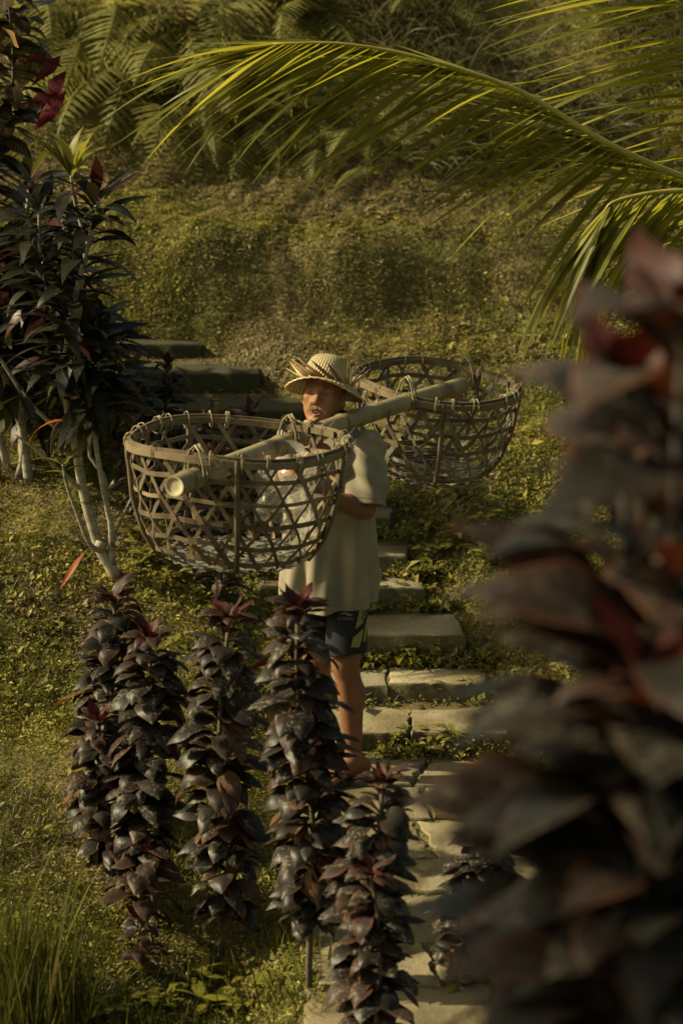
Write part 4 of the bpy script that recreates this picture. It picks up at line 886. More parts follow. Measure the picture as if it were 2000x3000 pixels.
    # rope binding the basket to the pole at both crossings
    for s_ in (-1, 1):
        for turn in range(4):
            t = (c - POLE_N).dot(pole_dir) + s_ * (rad - 0.01) + (turn - 1.5) * 0.009; ctr = POLE_N + pole_dir * t; pts = []
            for i in range(13):
                a = i / 12 * 2 * math.pi; rr = POLE_R + 0.006 + (0.058 * max(0, math.cos(a)) ** 1.0)
                pts.append(ctr + pe1 * math.cos(a) * rr + pe2 * math.sin(a) * (POLE_R + 0.008) + pole_dir * 0.014 * math.sin(a * 1 + turn) * (1 if turn % 2 else -1))
            V, F = tube(pts, 0.003, 5); link('binding_rope', mesh_np('binding_rope', [tuple(v) for v in V], F, TWINE), root)
    return root, S, Q
tF = (P(690, 1300, 8.08) - POLE_N).dot(pole_dir); cF = POLE_N + pole_dir * 0.515 + pe1 * (POLE_R + 0.016); cF.x -= 0.025
bkF, SF, QF = basket('front woven bamboo basket hanging before the person, its cut pole end poking out', cF, 0.362, 0.40, (R(-1.5), R(2.0)), 3, 19)
cB = POLE_N + pole_dir * (L_ - 0.27) + pe1 * (POLE_R - 0.010)
bkB, SB, QB = basket('rear tattered bamboo basket hanging behind the shoulder of the person', cB, 0.330, 0.365, (R(2.5), R(5.0)), 9, 20, 1.0)
# things carried in the baskets
rn = random.Random(3); bb = cB + QB @ Vector((-0.12, -0.08, -0.31)); bs = empty('stick_bundle', bb, 'bundle of thin dry sticks lying in the bottom of the rear basket', 'sticks')
for i in range(34):
    o_ = Vector((rn.uniform(-.12, .14), rn.gauss(0, .035), abs(rn.gauss(0.012, .018)))); d = Vector((1, rn.uniform(-.18, .18), rn.uniform(-.04, .06))).normalized(); l2 = rn.uniform(.1, .19)
    V, F = tube([bb + o_ - d * l2, bb + o_ + Vector((0, 0, .003)), bb + o_ + d * l2], rn.uniform(.002, .0045), 5); link('stick', mesh_np('stick', [tuple(v) for v in V], F, rn.choice([DRYB, DRYB_L, GREYB])), bs)
for k in range(3):
    pts = [bb + Vector((-.07 + .012 * k, .05 * math.cos(a), .02 + .045 * math.sin(a))) for a in [i / 10 * 2 * math.pi for i in range(11)]]; V, F = tube(pts, .0025, 5); link('tie', mesh_np('tie', [tuple(v) for v in V], F, TWINE), bs)
# crumpled clear plastic inside the front basket
m, n, l = new_mat('clear_plastic'); p_ = n.new('ShaderNodeBsdfPrincipled'); p_.inputs['Base Color'].default_value = (.75, .72, .62, 1); p_.inputs['Roughness'].default_value = .18; p_.inputs['Alpha'].default_value = .16
o_ = n.new('ShaderNodeOutputMaterial'); l.new(p_.outputs[0], o_.inputs['Surface']); PLAST = m
V, F = [], []; nu, nv = 26, 20; ctr = cF + QF @ Vector((0.20, 0.10, -0.37))
for j in range(nv + 1):
    for i in range(nu + 1):
        u, v = i / nu, j / nv; th = 0.2 + u * 2.2 - 0.9; rr = 0.0
        p = cF + QF @ Vector(((0.275 - .035 * v) * math.cos(th - .2), (0.275 - .035 * v) * math.sin(th - .2), -0.04 - 0.29 * v)); q = p * 14
        V.append(tuple(p + Vector((mnoise.noise(q), mnoise.noise(q + Vector((9, 0, 0))), 0.6 * mnoise.noise(q + Vector((0, 9, 0))))) * 0.032 + Vector((abs(mnoise.noise(q * 2)), 0, 0)) * -.03))
for j in range(nv):
    for i in range(nu): a = j * (nu + 1) + i; F.append((a, a + 1, a + nu + 2, a + nu + 1))
o = link('plastic_sheet', mesh_np('plastic_sheet', V, F, PLAST, False)); tag(o, 'crumpled clear plastic sheet lining the side of the front basket', 'plastic')
# ================================================================ THE PERSON
import openvdb
class Field:
    """signed distance grid, united smoothly from simple solids, then turned into one surface"""
    def __init__(s, lo, hi, h):
        s.lo = np.array(lo, float); s.h = h; s.n = np.ceil((np.array(hi) - s.lo) / h).astype(int) + 1
        s.a = np.full(s.n, 1.0, np.float32)
    def _sub(s, lo, hi, pad):
        i0 = np.clip(np.floor((np.array(lo) - pad - s.lo) / s.h).astype(int), 0, s.n - 1); i1 = np.clip(np.ceil((np.array(hi) + pad - s.lo) / s.h).astype(int) + 1, 1, s.n)
        ax = [s.lo[k] + np.arange(i0[k], i1[k]) * s.h for k in range(3)]
        return tuple(slice(i0[k], i1[k]) for k in range(3)), np.stack(np.meshgrid(*ax, indexing='ij'), -1)
    def put(s, fn, lo, hi, k=0.012, sub=False):
        sl, Pn = s._sub(lo, hi, 0.05); d = fn(Pn); a = s.a[sl]
        if sub:
            d = -d; hh = np.clip(0.5 - 0.5 * (d - a) / k, 0, 1) if False else np.clip(0.5 + 0.5 * (d - a) / k, 0, 1); s.a[sl] = a * (1 - hh) + d * hh + k * hh * (1 - hh)
        else:
            hh = np.clip(0.5 + 0.5 * (a - d) / k, 0, 1); s.a[sl] = a * (1 - hh) + d * hh - k * hh * (1 - hh)
    def cone(s, a, b, ra, rb, k=0.012, sub=False):
        a = np.array(a); b = np.array(b); ab = b - a; L2 = max(ab.dot(ab), 1e-12)
        def fn(Pn):
            t = np.clip(((Pn - a) @ ab) / L2, 0, 1); return np.linalg.norm(Pn - a - t[..., None] * ab, axis=-1) - (ra + (rb - ra) * t)
        r = max(ra, rb); s.put(fn, np.minimum(a, b) - r, np.maximum(a, b) + r, k, sub)
    def ell(s, c, axes, r, k=0.012, sub=False):
        c = np.array(c); A = np.array([list(v) for v in axes]); r = np.array(r)
        def fn(Pn):
            q = (Pn - c) @ A.T; k0 = np.linalg.norm(q / r, axis=-1); k1 = np.linalg.norm(q / r ** 2, axis=-1); return k0 * (k0 - 1) / np.maximum(k1, 1e-6)
        s.put(fn, c - max(r), c + max(r), k, sub)
    def surface(s):
        g = openvdb.FloatGrid(1.0); g.copyFromArray(np.ascontiguousarray(np.clip(s.a, -3 * s.h, 3 * s.h)))
        v, q = g.convertToQuads(0.0)
        V = v.astype(float) * s.h + s.lo; Q_ = q[:, ::-1].astype(np.int32)
        return V, Q_
def tov(v): return np.array([v[0], v[1], v[2]], float)
FACE = Vector((-0.50, -0.866, 0)); LEFT = Vector((0.866, -0.50, 0)); UP = Vector((0, 0, 1))
BC = Vector((-0.045, 8.93, 0.0))                                   # body axis on the ground
def B(l_, f_, z_): return BC + LEFT * l_ + FACE * f_ + UP * z_
person = empty('person', (BC.x, BC.y, 0.0), 'person in a loose grey shirt and straw hat carrying two baskets on a pole', 'person')
body = Field((-0.42, 8.40, 0.0), (0.26, 9.26, 1.70), 0.004)
# head frame: A to his left, Fh out of the face, Uh up
Hc = P(948, 1158, 8.93); yaw = math.atan2(-0.40, -0.92)
Fh = Vector((-0.24, -0.93, 0.26)).normalized(); Ah = UP.cross(Fh) * -1.0; Ah = Fh.cross(UP).normalized() * -1.0
if Ah.x < 0: Ah = -Ah
Uh = Ah.cross(Fh) * -1.0
if Uh.z < 0: Uh = -Uh
roll_ = R(-4); q_ = Quaternion(Fh, roll_); Ah = q_ @ Ah; Uh = q_ @ Uh
HA = (Ah, Fh, Uh)
def H(a, b, c): return Hc + Ah * a + Fh * b + Uh * c
def hs(a, b, c, r, k=.012, sub=False): body.cone(tov(H(a, b, c)), tov(H(a, b, c)), r, r, k, sub)
def hc(p, q, ra, rb, k=.012, sub=False): body.cone(tov(H(*p)), tov(H(*q)), ra, rb, k, sub)
body.ell(tov(H(0, -.012, .032)), HA, (.074, .092, .082), .02)
body.ell(tov(H(0, .026, -.032)), HA, (.061, .062, .076), .03)
for sg in (-1, 1):
    hc((sg * .054, .004, -.040), (sg * .016, .066, -.100), .018, .016, .02)
    hs(sg * .042, .056, -.014, .019, .02); hc((sg * .044, .060, .026), (sg * .010, .080, .024), .009, .010, .012)
    hs(sg * .0145, .084, -.034, .0088, .006)
    body.ell(tov(H(sg * .077, -.010, -.012)), HA, (.008, .017, .033), .006)
    hc((sg * .076, -.015, -.03), (sg * .068, -.005, -.02), .008, .01, .008)
hs(0, .072, -.102, .018, .016); hc((0, .079, .018), (0, .098, -.026), .0075, .0105, .012); hs(0, .100, -.030, .0115, .008)
body.ell(tov(H(0, .064, -.062)), HA, (.032, .022, .026), .014)
for sg in (-1, 1):
    hc((sg * .022, .076, -.066), (0, .087, -.056), .0048, .0056, .004); hc((sg * .020, .075, -.070), (0, .085, -.083), .005, .0062, .004)
    hc((sg * .020, .088, -.028), (sg * .036, .068, -.066), .005, .004, .010)           # nasolabial fold
    body.ell(tov(H(sg * .032, .083, .006)), HA, (.0175, .012, .0095), .008, True)
    hc((sg * .018, .069, .011), (sg * .046, .058, .011), .0062, .006, .004); hc((sg * .019, .068, -.004), (sg * .044, .058, -.003), .0055, .005, .004)
body.ell(tov(H(0, .092, -.069)), HA, (.016, .016, .0075), .003, True)
# neck, trunk
body.cone(tov(H(0, -.022, -.06)), tov(B(0, 0.0, 1.37)), .050, .060, .03)
body.cone(tov(B(0, 0, 1.30)), tov(B(0, 0, 1.0)), .105, .10, .04); body.cone(tov(B(0, 0, 1.0)), tov(B(0, -.01, .84)), .105, .11, .04)
SHL, SHR = B(.170, 0, 1.345), B(-.155, 0, 1.345)
EL, ER = P(1068, 1492, 8.77), P(822, 1415, 8.76)
WL_, = (P(905, 1440, 8.62),)
tg = 1.085; GR = POLE_N + pole_dir * tg                              # where the raised hand grips the pole
WR = GR - pe1 * 0.085 + Vector((-.055, .02, -.045))
for s_, e_, w_ in ((SHL, EL, WL_), (SHR, ER, WR)):
    body.cone(tov(s_ + Vector((0, 0, -.02))), tov(e_), .040, .036, .03); body.cone(tov(e_), tov(w_), .036, .024, .02)
    body.cone(tov(B(0, 0, 1.325)), tov(s_ + Vector((0, 0, -.015))), .055, .036, .03)
    md = e_.lerp(w_, .3); body.cone(tov(md), tov(md), .036, .036, .02)
# raised hand: palm under the pole, four fingers up the far side, thumb on the near side
def ring(t, ph, r): return GR + pole_dir * t + (pe1 * math.cos(ph) + pe2 * math.sin(ph)) * r
rp = POLE_R + 0.007
for j, (t, tipang, rr) in enumerate(((-.030, -.15, .0085), (-.010, .12, .009), (.011, .05, .009), (.031, -.35, .008))):
    phs = [math.pi * 1.02, -math.pi * .78, -math.pi * .5, -math.pi * .22 + tipang * .3, tipang - .12]
    pts = [ring(t, ph, rp + (0.012 if i == 0 else 0.003)) for i, ph in enumerate(phs)]
    for i in range(4): body.cone(tov(pts[i]), tov(pts[i + 1]), rr + .002 * (i < 2), rr + (.0012 if i < 1 else 0), .003)
for t in (-.030, -.010, .011, .030): body.cone(tov(ring(t, math.pi, rp + .010)), tov(ring(t * .8, math.pi * .86, rp + .034)), .0135, .014, .01)
body.cone(tov(ring(0, math.pi * .86, rp + .030)), tov(WR), .026, .024, .02)
tp = [ring(-.035, math.pi * .85, rp + .022), ring(-.050, math.pi * .70, rp + .006), ring(-.045, math.pi * .48, rp + .004), ring(-.036, math.pi * .28, rp + .003)]
for i in range(3): body.cone(tov(tp[i]), tov(tp[i + 1]), .0125 - .0012 * i, .0115 - .0012 * i, .005)
# resting hand: relaxed, fingers curled, before the belly
hd = (WL_ - EL).normalized(); hn = Vector((-.25, -.75, .6)).normalized(); hn = (hn - hd * hn.dot(hd)).normalized(); hsd = hd.cross(hn)
def hp(x, y, z): return WL_ + hd * x + hsd * y + hn * z
for y_ in (-.026, -.009, .009, .026): body.cone(tov(hp(.012, y_ * .75, 0)), tov(hp(.078, y_, .004)), .0145, .0125, .01)
for y_, ln, rr in ((-.030, .036, .0078), (-.010, .043, .0085), (.011, .041, .0085), (.031, .034, .008)):
    p0 = hp(.080, y_, .004); a_ = -.45; p1 = p0 + hd * math.cos(a_) * ln + hn * math.sin(a_) * ln; a_ = -1.25; p2 = p1 + (hd * math.cos(a_) + hn * math.sin(a_)) * ln * .68; a_ = -1.9; p3 = p2 + (hd * math.cos(a_) + hn * math.sin(a_)) * ln * .5
    for a, b2, r1, r2 in ((p0, p1, rr + .0012, rr + .0005), (p1, p2, rr + .0004, rr), (p2, p3, rr, rr - .001)): body.cone(tov(a), tov(b2), r1, r2, .003)
sgn = 1 if hp(0, 1, 0).z > WL_.z else -1
t0, t1, t2_, t3_ = hp(.020, sgn * .022, -.004), hp(.048, sgn * .046, -.012), hp(.075, sgn * .050, -.022), hp(.094, sgn * .044, -.030)
for a, b2, r1, r2 in ((t0, t1, .0135, .0115), (t1, t2_, .0112, .0098), (t2_, t3_, .0098, .0085)): body.cone(tov(a), tov(b2), r1, r2, .005)
# legs and feet
HIPL, HIPR = B(.085, 0, .83), B(-.085, -.01, .83)
KL, KR = P(1012, 1930, 8.84), P(928, 1925, 8.97)
AL, AR = P(1036, 2226, 8.83), P(928, 2178, 9.04); AL.z = .085; AR.z = .085
for hp_, kn, an in ((HIPL, KL, AL), (HIPR, KR, AR)):
    body.cone(tov(hp_), tov(kn), .082, .052, .04); body.cone(tov(kn), tov(kn + Vector((0, 0, -.03))), .051, .049, .02)
    body.cone(tov(kn + Vector((0, 0, -.03))), tov(an), .046, .030, .02)
    cf = kn.lerp(an, .36) + Vector((.020, .024, 0)); body.cone(tov(kn.lerp(an, .2) + Vector((.014, .018, 0))), tov(cf), .036, .041, .03); body.cone(tov(cf), tov(kn.lerp(an, .75) + Vector((.006, .010, 0))), .041, .029, .03)
FOOT = []
for an, td in ((AL, Vector((-.70, -.60, 0)).normalized()), (AR, Vector((-.80, -.55, 0)).normalized())):
    sd = Vector((td.y, -td.x, 0)); heel = an - td * .045; heel.z = .052; FOOT.append((an, td, sd))
    body.cone(tov(an), tov(heel), .034, .032, .02); mid = an + td * .07; mid.z = .058; ball = an + td * .135; ball.z = .040
    body.cone(tov(an), tov(mid), .034, .032, .02); body.cone(tov(heel), tov(ball), .026, .026, .02)
    for q, (o2, ln, rr) in enumerate(((-.030, .060, .0125), (-.011, .056, .0095), (.006, .050, .009), (.021, .042, .0085), (.034, .033, .008))):
        a = mid + sd * o2 * .7; b2 = an + td * .128 + sd * o2; b2.z = .036; c2 = an + td * (.128 + ln) + sd * o2 * 1.05; c2.z = .031
        body.cone(tov(a), tov(b2), .022, .015, .012); body.cone(tov(b2), tov(c2), rr + .001, rr, .004)
V, Qd = body.surface()
q = V - np.array(Hc); la, lb, lc = q @ np.array(Ah), q @ np.array(Fh), q @ np.array(Uh)
SK = np.tile(np.array([[0.225, 0.108, 0.052]]), (len(V), 1)); face_m = (np.abs(la) < .09) & (lb > 0) & (lc > -.13) & (lc < .1)
nz = np.array([mnoise.noise(Vector(v) * 28) for v in V[::1]]) if len(V) < 140000 else np.zeros(len(V))
SK = SK * (1 + 0.16 * nz[:, None])
SK[(V[:, 2] < .6)] *= np.array([0.80, 0.78, 0.80]); SK[(V[:, 2] > .95) & (V[:, 2] < 1.27)] *= np.array([0.7, 0.68, 0.68])
def paint(m_, c_, a): SK[m_] = SK[m_] * (1 - a) + np.array(c_) * a
lipd = np.sqrt((la / .026) ** 2 + ((lc + .070) / .019) ** 2)
paint(face_m & (lb > .066) & (lipd < 1), (.20, .070, .048), .75); paint(face_m & (np.abs(la) < .0175) & (np.abs(lc + .069) < .0085) & (lb < .0825) & (lb > .04), (.03, .010, .008), .95)
SKIN = None
m, n, l = new_mat('weathered_skin'); at_ = n.new('ShaderNodeAttribute'); at_.attribute_name = 'tint'
hb = noise_tex(n, l, 160, 4); hb2 = noise_tex(n, l, 38, 3)
principled(n, l, at_.outputs['Color'], 0.58, 0.25, bump(n, l, mathn(n, l, 'ADD', hb, mathn(n, l, 'MULTIPLY', hb2, 1.5)), 0.30, 0.003), sss=0.10); SKIN = m
me = mesh_np('body', V, Qd, SKIN, True, SK)
bo = link('body', me, person); md = bo.modifiers.new('relax', 'SMOOTH'); md.factor = 0.5; md.iterations = 2
# eyes, teeth, moustache, brows, hair
EYE = noisy_mat('eye', (.055, .042, .03), (.012, .009, .007), 60, .15, 0, .001, spec=.5); TOOTH = noisy_mat('tooth', (.62, .56, .42), (.5, .43, .30), 60, .3, 0, .001)
GREYH = noisy_mat('grey_hair', (.42, .38, .31), (.25, .21, .16), 90, .6, 0, .001)
def ball(name, ctr, axes, r, mat, parent, nu=14, nv=8):
    V, F = [], []
    for j in range(nv + 1):
        for i in range(nu):
            th = math.pi * j / nv; a = 2 * math.pi * i / nu; V.append(ctr + axes[0] * r[0] * math.sin(th) * math.cos(a) + axes[1] * r[1] * math.sin(th) * math.sin(a) + axes[2] * r[2] * math.cos(th))
    for j in range(nv):
        for i in range(nu): F.append((j * nu + i, j * nu + (i + 1) % nu, (j + 1) * nu + (i + 1) % nu, (j + 1) * nu + i))
    return link(name, mesh_np(name, [tuple(v) for v in V], F, mat), parent)
for sg in (-1, 1): ball('eye', H(sg * .0315, .0605, .0045), HA, (.0125, .0125, .0075), EYE, person)
for a_, w_, h_ in ((-.0085, .0042, .0050), (-.002, .0044, .0058), (.005, .0036, .0040), (.0105, .003, .0035)): ball('tooth', H(a_, .079, -.0655), HA, (w_, .004, h_), TOOTH, person, 8, 6)
def hairs(name, pts_fn, n_, L_, w_, seed, mat):
    rn = random.Random(seed); V, F = [], []
    for i in range(n_):
        p, d = pts_fn(rn); d = d.normalized(); s_ = d.cross(Fh).normalized() * w_; k = len(V); V += [p - s_, p + s_, p + d * L_ * rn.uniform(.6, 1.2)]; F.append((k, k + 1, k + 2))
    return link(name, mesh_np(name, [tuple(v) for v in V], F, mat), person)
def mou(rn):
    sg = rn.choice((-1, 1)); u = rn.uniform(.18, 1) ** .8; a_ = sg * u * .032; c_ = -.0495 - .022 * max(0, u - .45) ** 1.1 + rn.uniform(-.003, .003); b_ = .0915 - .9 * a_ * a_ * 14 + .001
    return H(a_, b_ - .001, c_), Ah * sg * .8 + Uh * -.9 + Fh * .25
hairs('moustache', mou, 150, .011, .0007, 4, GREYH)
def brw(rn):
    sg = rn.choice((-1, 1)); u = rn.random(); a_ = sg * (.014 + .032 * u); return H(a_, .0895 - .016 * u - 6 * (abs(a_) - .01) ** 2, .026 - .004 * u + rn.uniform(-.003, .003)), Ah * sg + Uh * .2 + Fh * .2
hairs('eyebrow', brw, 170, .008, .0009, 5, noisy_mat('brow_hair', (.10, .075, .05), (.05, .035, .025), 60, .6, 0, .001))
hf = Field(tov(Hc) - .14, tov(Hc) + .14, .004); hf.ell(tov(H(0, -.020, .026)), HA, (.078, .089, .080), .01)
hf.put(lambda Pn: 0.070 - np.abs((Pn - tov(H(0, .070, -.01))) @ tov(Fh)) * 1.0, tov(Hc) - .14, tov(Hc) + .14, .004, True) if False else None
hf.ell(tov(H(0, .075, -.02)), HA, (.09, .085, .11), .006, True); hf.ell(tov(H(0, 0, -.125)), HA, (.12, .12, .075), .006, True)
for sg in (-1, 1): hf.ell(tov(H(sg * .078, -.010, -.012)), HA, (.012, .020, .034), .004, True)
V, Qd = hf.surface(); link('hair', mesh_np('hair', V, Qd, noisy_mat('cropped_hair', (.16, .14, .115), (.05, .042, .034), 70, .7, .5, .004, 200)), person)

# ---- shirt
m, n, l = new_mat('worn_cotton'); tc = n.new('ShaderNodeNewGeometry'); f1 = noise_tex(n, l, 6, 4, vec=tc.outputs['Position']); f2 = noise_tex(n, l, 500, 2, vec=tc.outputs['Position'])
wv = n.new('ShaderNodeTexWave'); wv.bands_direction = 'Z'; wv.inputs['Scale'].default_value = 120; l.new(tc.outputs['Position'], wv.inputs['Vector'])
c = mixrgb(n, l, ramp(n, l, f1, [(.35, 0.0), (.7, 1.0)]), (.285, .25, .185), (.215, .19, .138)); principled(n, l, c, .9, .1, bump(n, l, mathn(n, l, 'ADD', f2, mathn(n, l, 'MULTIPLY', wv.outputs['Fac'], .4)), .25, .002), 0.12); COTTON = m
shf = Field((-.42, 8.50, .64), (.26, 9.24, 1.50), .004)
ZS = [.60, .72, .85, 1.0, 1.15, 1.27, 1.335, 1.375, 1.405, 1.44]; AS_ = [.188, .186, .183, .181, .181, .182, .172, .135, .092, .072]; BS_ = [.166, .162, .156, .148, .142, .134, .120, .100, .082, .070]
def torso(Pn):
    z = Pn[..., 2]; u = (Pn - tov(BC)) @ tov(LEFT); v = (Pn - tov(BC)) @ tov(FACE) - 0.01 + 0.02 * (z < 1.0) * 0
    th = np.arctan2(v, u); fold = 0.016 * np.sin(th * 7 + 1.3 * np.sin(z * 5)) * np.clip((1.28 - z) / .5, 0, 1) + .007 * np.sin(th * 13 + z * 9) * np.clip((1.2 - z) / .4, 0, 1) + .0045 * np.sin(th * 17 + z * 27) * np.clip((z - 1.0) * 4, 0, 1) * np.clip((1.36 - z) * 8, 0, 1) + .005 * np.sin(z * 38 + 5 * np.sin(th * 2)) * np.clip((1.34 - z) * 5, 0, 1) * np.clip((z - .95) * 3, .15, 1)
    a = np.interp(z, ZS, AS_); b = np.interp(z, ZS, BS_); k0 = np.sqrt((u / a) ** 2 + (v / b) ** 2); k1 = np.sqrt((u / a ** 2) ** 2 + (v / b ** 2) ** 2)
    return k0 * (k0 - 1) / np.maximum(k1, 1e-6) - fold
shf.put(torso, (-.4, 8.5, .5), (.25, 9.24, 1.48), .01)
SLE = []
for s_, e_ in ((SHL, EL), (SHR, ER)):
    a, b2 = tov(s_ + Vector((0, 0, -.012))), tov(e_); ab = b2 - a; ln = np.linalg.norm(ab); ax_ = ab / ln; ecut = ln * .93
    sdv = np.cross(ax_, tov(FACE)); sdv /= np.linalg.norm(sdv); fdv = np.cross(sdv, ax_)
    def slv(Pn, a=a, ab=ab, ln=ln, ax_=ax_, sdv=sdv, fdv=fdv):
        q = Pn - a; t = (q @ ax_) / ln; tc_ = np.clip(t, 0, 1.15); rad_ = .064 + .018 * tc_; w_ = q - tc_[..., None] * ab; th = np.arctan2(w_ @ sdv, w_ @ fdv)
        fo = .010 * np.sin(th * 4 + t * 7) * np.clip(t * 2, 0, 1) + .004 * np.sin(t * 21 + th * 2.5)
        return np.linalg.norm(w_, axis=-1) - rad_ - fo
    def cut(Pn, a=a, ax_=ax_, ec=ecut, f=slv): return np.maximum(f(Pn), (Pn - a) @ ax_ - ec)
    SLE.append((slv, a, ax_, ecut, np.minimum(a, b2) - .12, np.maximum(a, b2) + .12, cut))
inn = Field((-.42, 8.50, .64), (.26, 9.24, 1.50), .004); inn.put(lambda q: torso(q) + .010, (-.4, 8.5, .5), (.25, 9.24, 1.48), .01)
for f_, a, ax_, ec, lo_, hi_, cut in SLE:
    shf.put(cut, lo_, hi_, .016); inn.put(lambda q: np.maximum(f_(q) + .010, (q - a) @ ax_ - ec - .012), lo_, hi_, .03)
full = shf.a.copy(); shell = np.maximum(full, -inn.a)
I = [shf.lo[k] + np.arange(shf.n[k]) * shf.h for k in range(3)]; GX, GY, GZ = np.meshgrid(*I, indexing='ij', sparse=True)
hem = 0.702 + 0.012 * np.sin((GX - BC.x) * 14) + 0.02 * (GX - BC.x) * -1
shell = np.maximum(shell, hem - GZ)
# neck opening
nk = tov(H(0, -.02, -.07)); nb = tov(B(0, .02, 1.34)); ab = nk - nb; Lk = ab @ ab
t = ((GX - nb[0]) * ab[0] + (GY - nb[1]) * ab[1] + (GZ - nb[2]) * ab[2]) / Lk
dn = np.sqrt((GX - nb[0] - t * ab[0]) ** 2 + (GY - nb[1] - t * ab[1]) ** 2 + (GZ - nb[2] - t * ab[2]) ** 2) - .066
shell = np.maximum(shell, np.where(t > .35, -dn, -1.0)); shell = np.maximum(shell, (GZ - 1.452))
shf.a = shell.astype(np.float32); V, Qd = shf.surface()
so = link('shirt', mesh_np('shirt', V, Qd, COTTON), person); md = so.modifiers.new('relax', 'SMOOTH'); md.factor = 0.5; md.iterations = 3
SEAM = noisy_mat('shirt_seam', (.20, .18, .13), (.16, .145, .10), 30, .9, 0, .001)
cp = [nb + ab * .60 + tov((Ah * math.cos(a) + Fh * math.sin(a) * 1.0) * .070) for a in [i / 24 * 2 * math.pi for i in range(25)]]
link('collar', mesh_np('collar', [tuple(v) for v in tube([Vector(p) for p in cp], .010, 8)[0]], tube([Vector(p) for p in cp], .010, 8)[1], COTTON), so)
sb = BVHTree.FromPolygons([tuple(v) for v in V], [tuple(int(i) for i in f) for f in Qd])
def seam_ring(name, ctr, ax, u_, v_, n_=48, r_=.0011, far=.35):
    pts = []
    for i in range(n_ + 1):
        a = 2 * math.pi * i / n_; d = u_ * math.cos(a) + v_ * math.sin(a); h = sb.ray_cast(ctr + d * far, -d)
        if h[0] is not None and (h[0] - ctr).length < far * .9: pts.append(h[0] + d * .0003)
    if len(pts) > 8: V2, F2 = tube(pts, r_, 5, False); link(name, mesh_np(name, [tuple(v) for v in V2], F2, SEAM), so)
seam_ring('hem_seam', B(0, .01, .735), UP, LEFT, FACE)
a_, ax_ = Vector(SLE[0][1]), Vector(SLE[0][2]); u_ = ax_.cross(Vector((0, 1, 0))).normalized(); v_ = ax_.cross(u_)
seam_ring('sleeve_seam', a_ + ax_ * (SLE[0][3] - .022), ax_, u_, v_, 40, .0011, .125)
# ---- shorts
m, n, l = new_mat('dark_shorts'); tc = n.new('ShaderNodeNewGeometry'); f1 = noise_tex(n, l, 8, 4, vec=tc.outputs['Position'])
principled(n, l, mixrgb(n, l, f1, (.013, .014, .018), (.026, .027, .032)), .8, .15, bump(n, l, noise_tex(n, l, 300, 2, vec=tc.outputs['Position']), .2, .002)); NAVY = m
sf = Field((-.28, 8.64, .46), (.22, 9.16, .92), .004)
for h_, kn, up2 in ((HIPL, KL, 1), (HIPR, KR, 1)):
    e_ = kn + Vector((0, 0, -.02)); sf.cone(tov(h_ + Vector((0, 0, .04))), tov(e_), .070, .084, .03)
a0 = sf.a.copy(); sh_ = np.maximum(a0, -(a0 + .010)); z_ = (sf.lo[2] + np.arange(sf.n[2]) * sf.h)[None, None, :]; xx = (sf.lo[0] + np.arange(sf.n[0]) * sf.h)[:, None, None]
sf.a = np.maximum(np.maximum(sh_, (.528 + .006 * np.sin(xx * 30)) - z_), z_ - .80).astype(np.float32); V, Qd = sf.surface()
sho = link('shorts', mesh_np('shorts', V, Qd, NAVY), person); md = sho.modifiers.new('relax', 'SMOOTH'); md.factor = 0.5; md.iterations = 2
bvh = BVHTree.FromPolygons([tuple(v) for v in V], [tuple(int(i) for i in f) for f in Qd])
YEL = noisy_mat('yellow_print', (.30, .25, .075), (.24, .20, .06), 30, .8, 0, .001); GREYP = noisy_mat('grey_print', (.22, .21, .19), (.17, .16, .15), 30, .8, 0, .001); BLKP = noisy_mat('black_print', (.012, .012, .012), (.02, .02, .02), 30, .8, 0, .001)
ORIG = Vector((0, 0, CAM_H))
def on_shorts(px, py, lift):
    d = ray(px, py); h = bvh.ray_cast(ORIG, d)
    return None if h[0] is None else h[0] - d * lift
def print_poly(name, poly, mat, lift, step=5):
    """flat print on the cloth: fine triangles laid on the surface of the shorts"""
    bm = bmesh.new(); f = bm.faces.new([bm.verts.new((x_, y_, 0)) for x_, y_ in poly])
    bmesh.ops.triangulate(bm, faces=[f]); print_bm(name, bm, mat, lift, step)
def print_bm(name, bm, mat, lift, step=5):
    for _ in range(4):
        ed = [e for e in bm.edges if e.calc_length() > step]
        if not ed: break
        bmesh.ops.subdivide_edges(bm, edges=ed, cuts=1); bmesh.ops.triangulate(bm, faces=bm.faces[:])
    ok = {}
    for v in bm.verts: ok[v] = on_shorts(v.co.x, v.co.y, lift)
    for v in [v for v in bm.verts if ok[v] is None]: bm.verts.remove(v)
    for v in bm.verts: v.co = ok[v]
    me = bpy.data.meshes.new(name); bm.to_mesh(me); bm.free()
    if len(me.polygons): me.materials.append(mat); return link(name, me, sho)
print_poly('side_stripe', [(1059, 1740), (1080, 1740), (1076, 1790), (1062, 1826), (1040, 1844), (1050, 1800)], YEL, .003)
print_poly('side_stripe', [(1064, 1842), (1060, 1872), (1052, 1897), (1027, 1896), (1034, 1868)], YEL, .003)
print_poly('side_curve', [(1086, 1752), (1090, 1752), (1080, 1800), (1070, 1880), (1064, 1880), (1070, 1830)], YEL, .0028)
print_poly('logo_mark', [(994, 1801), (1002, 1793), (1012, 1793), (1024, 1799), (1034, 1798), (1029, 1805), (1018, 1804), (1008, 1799), (1001, 1800)], GREYP, .003, 3)
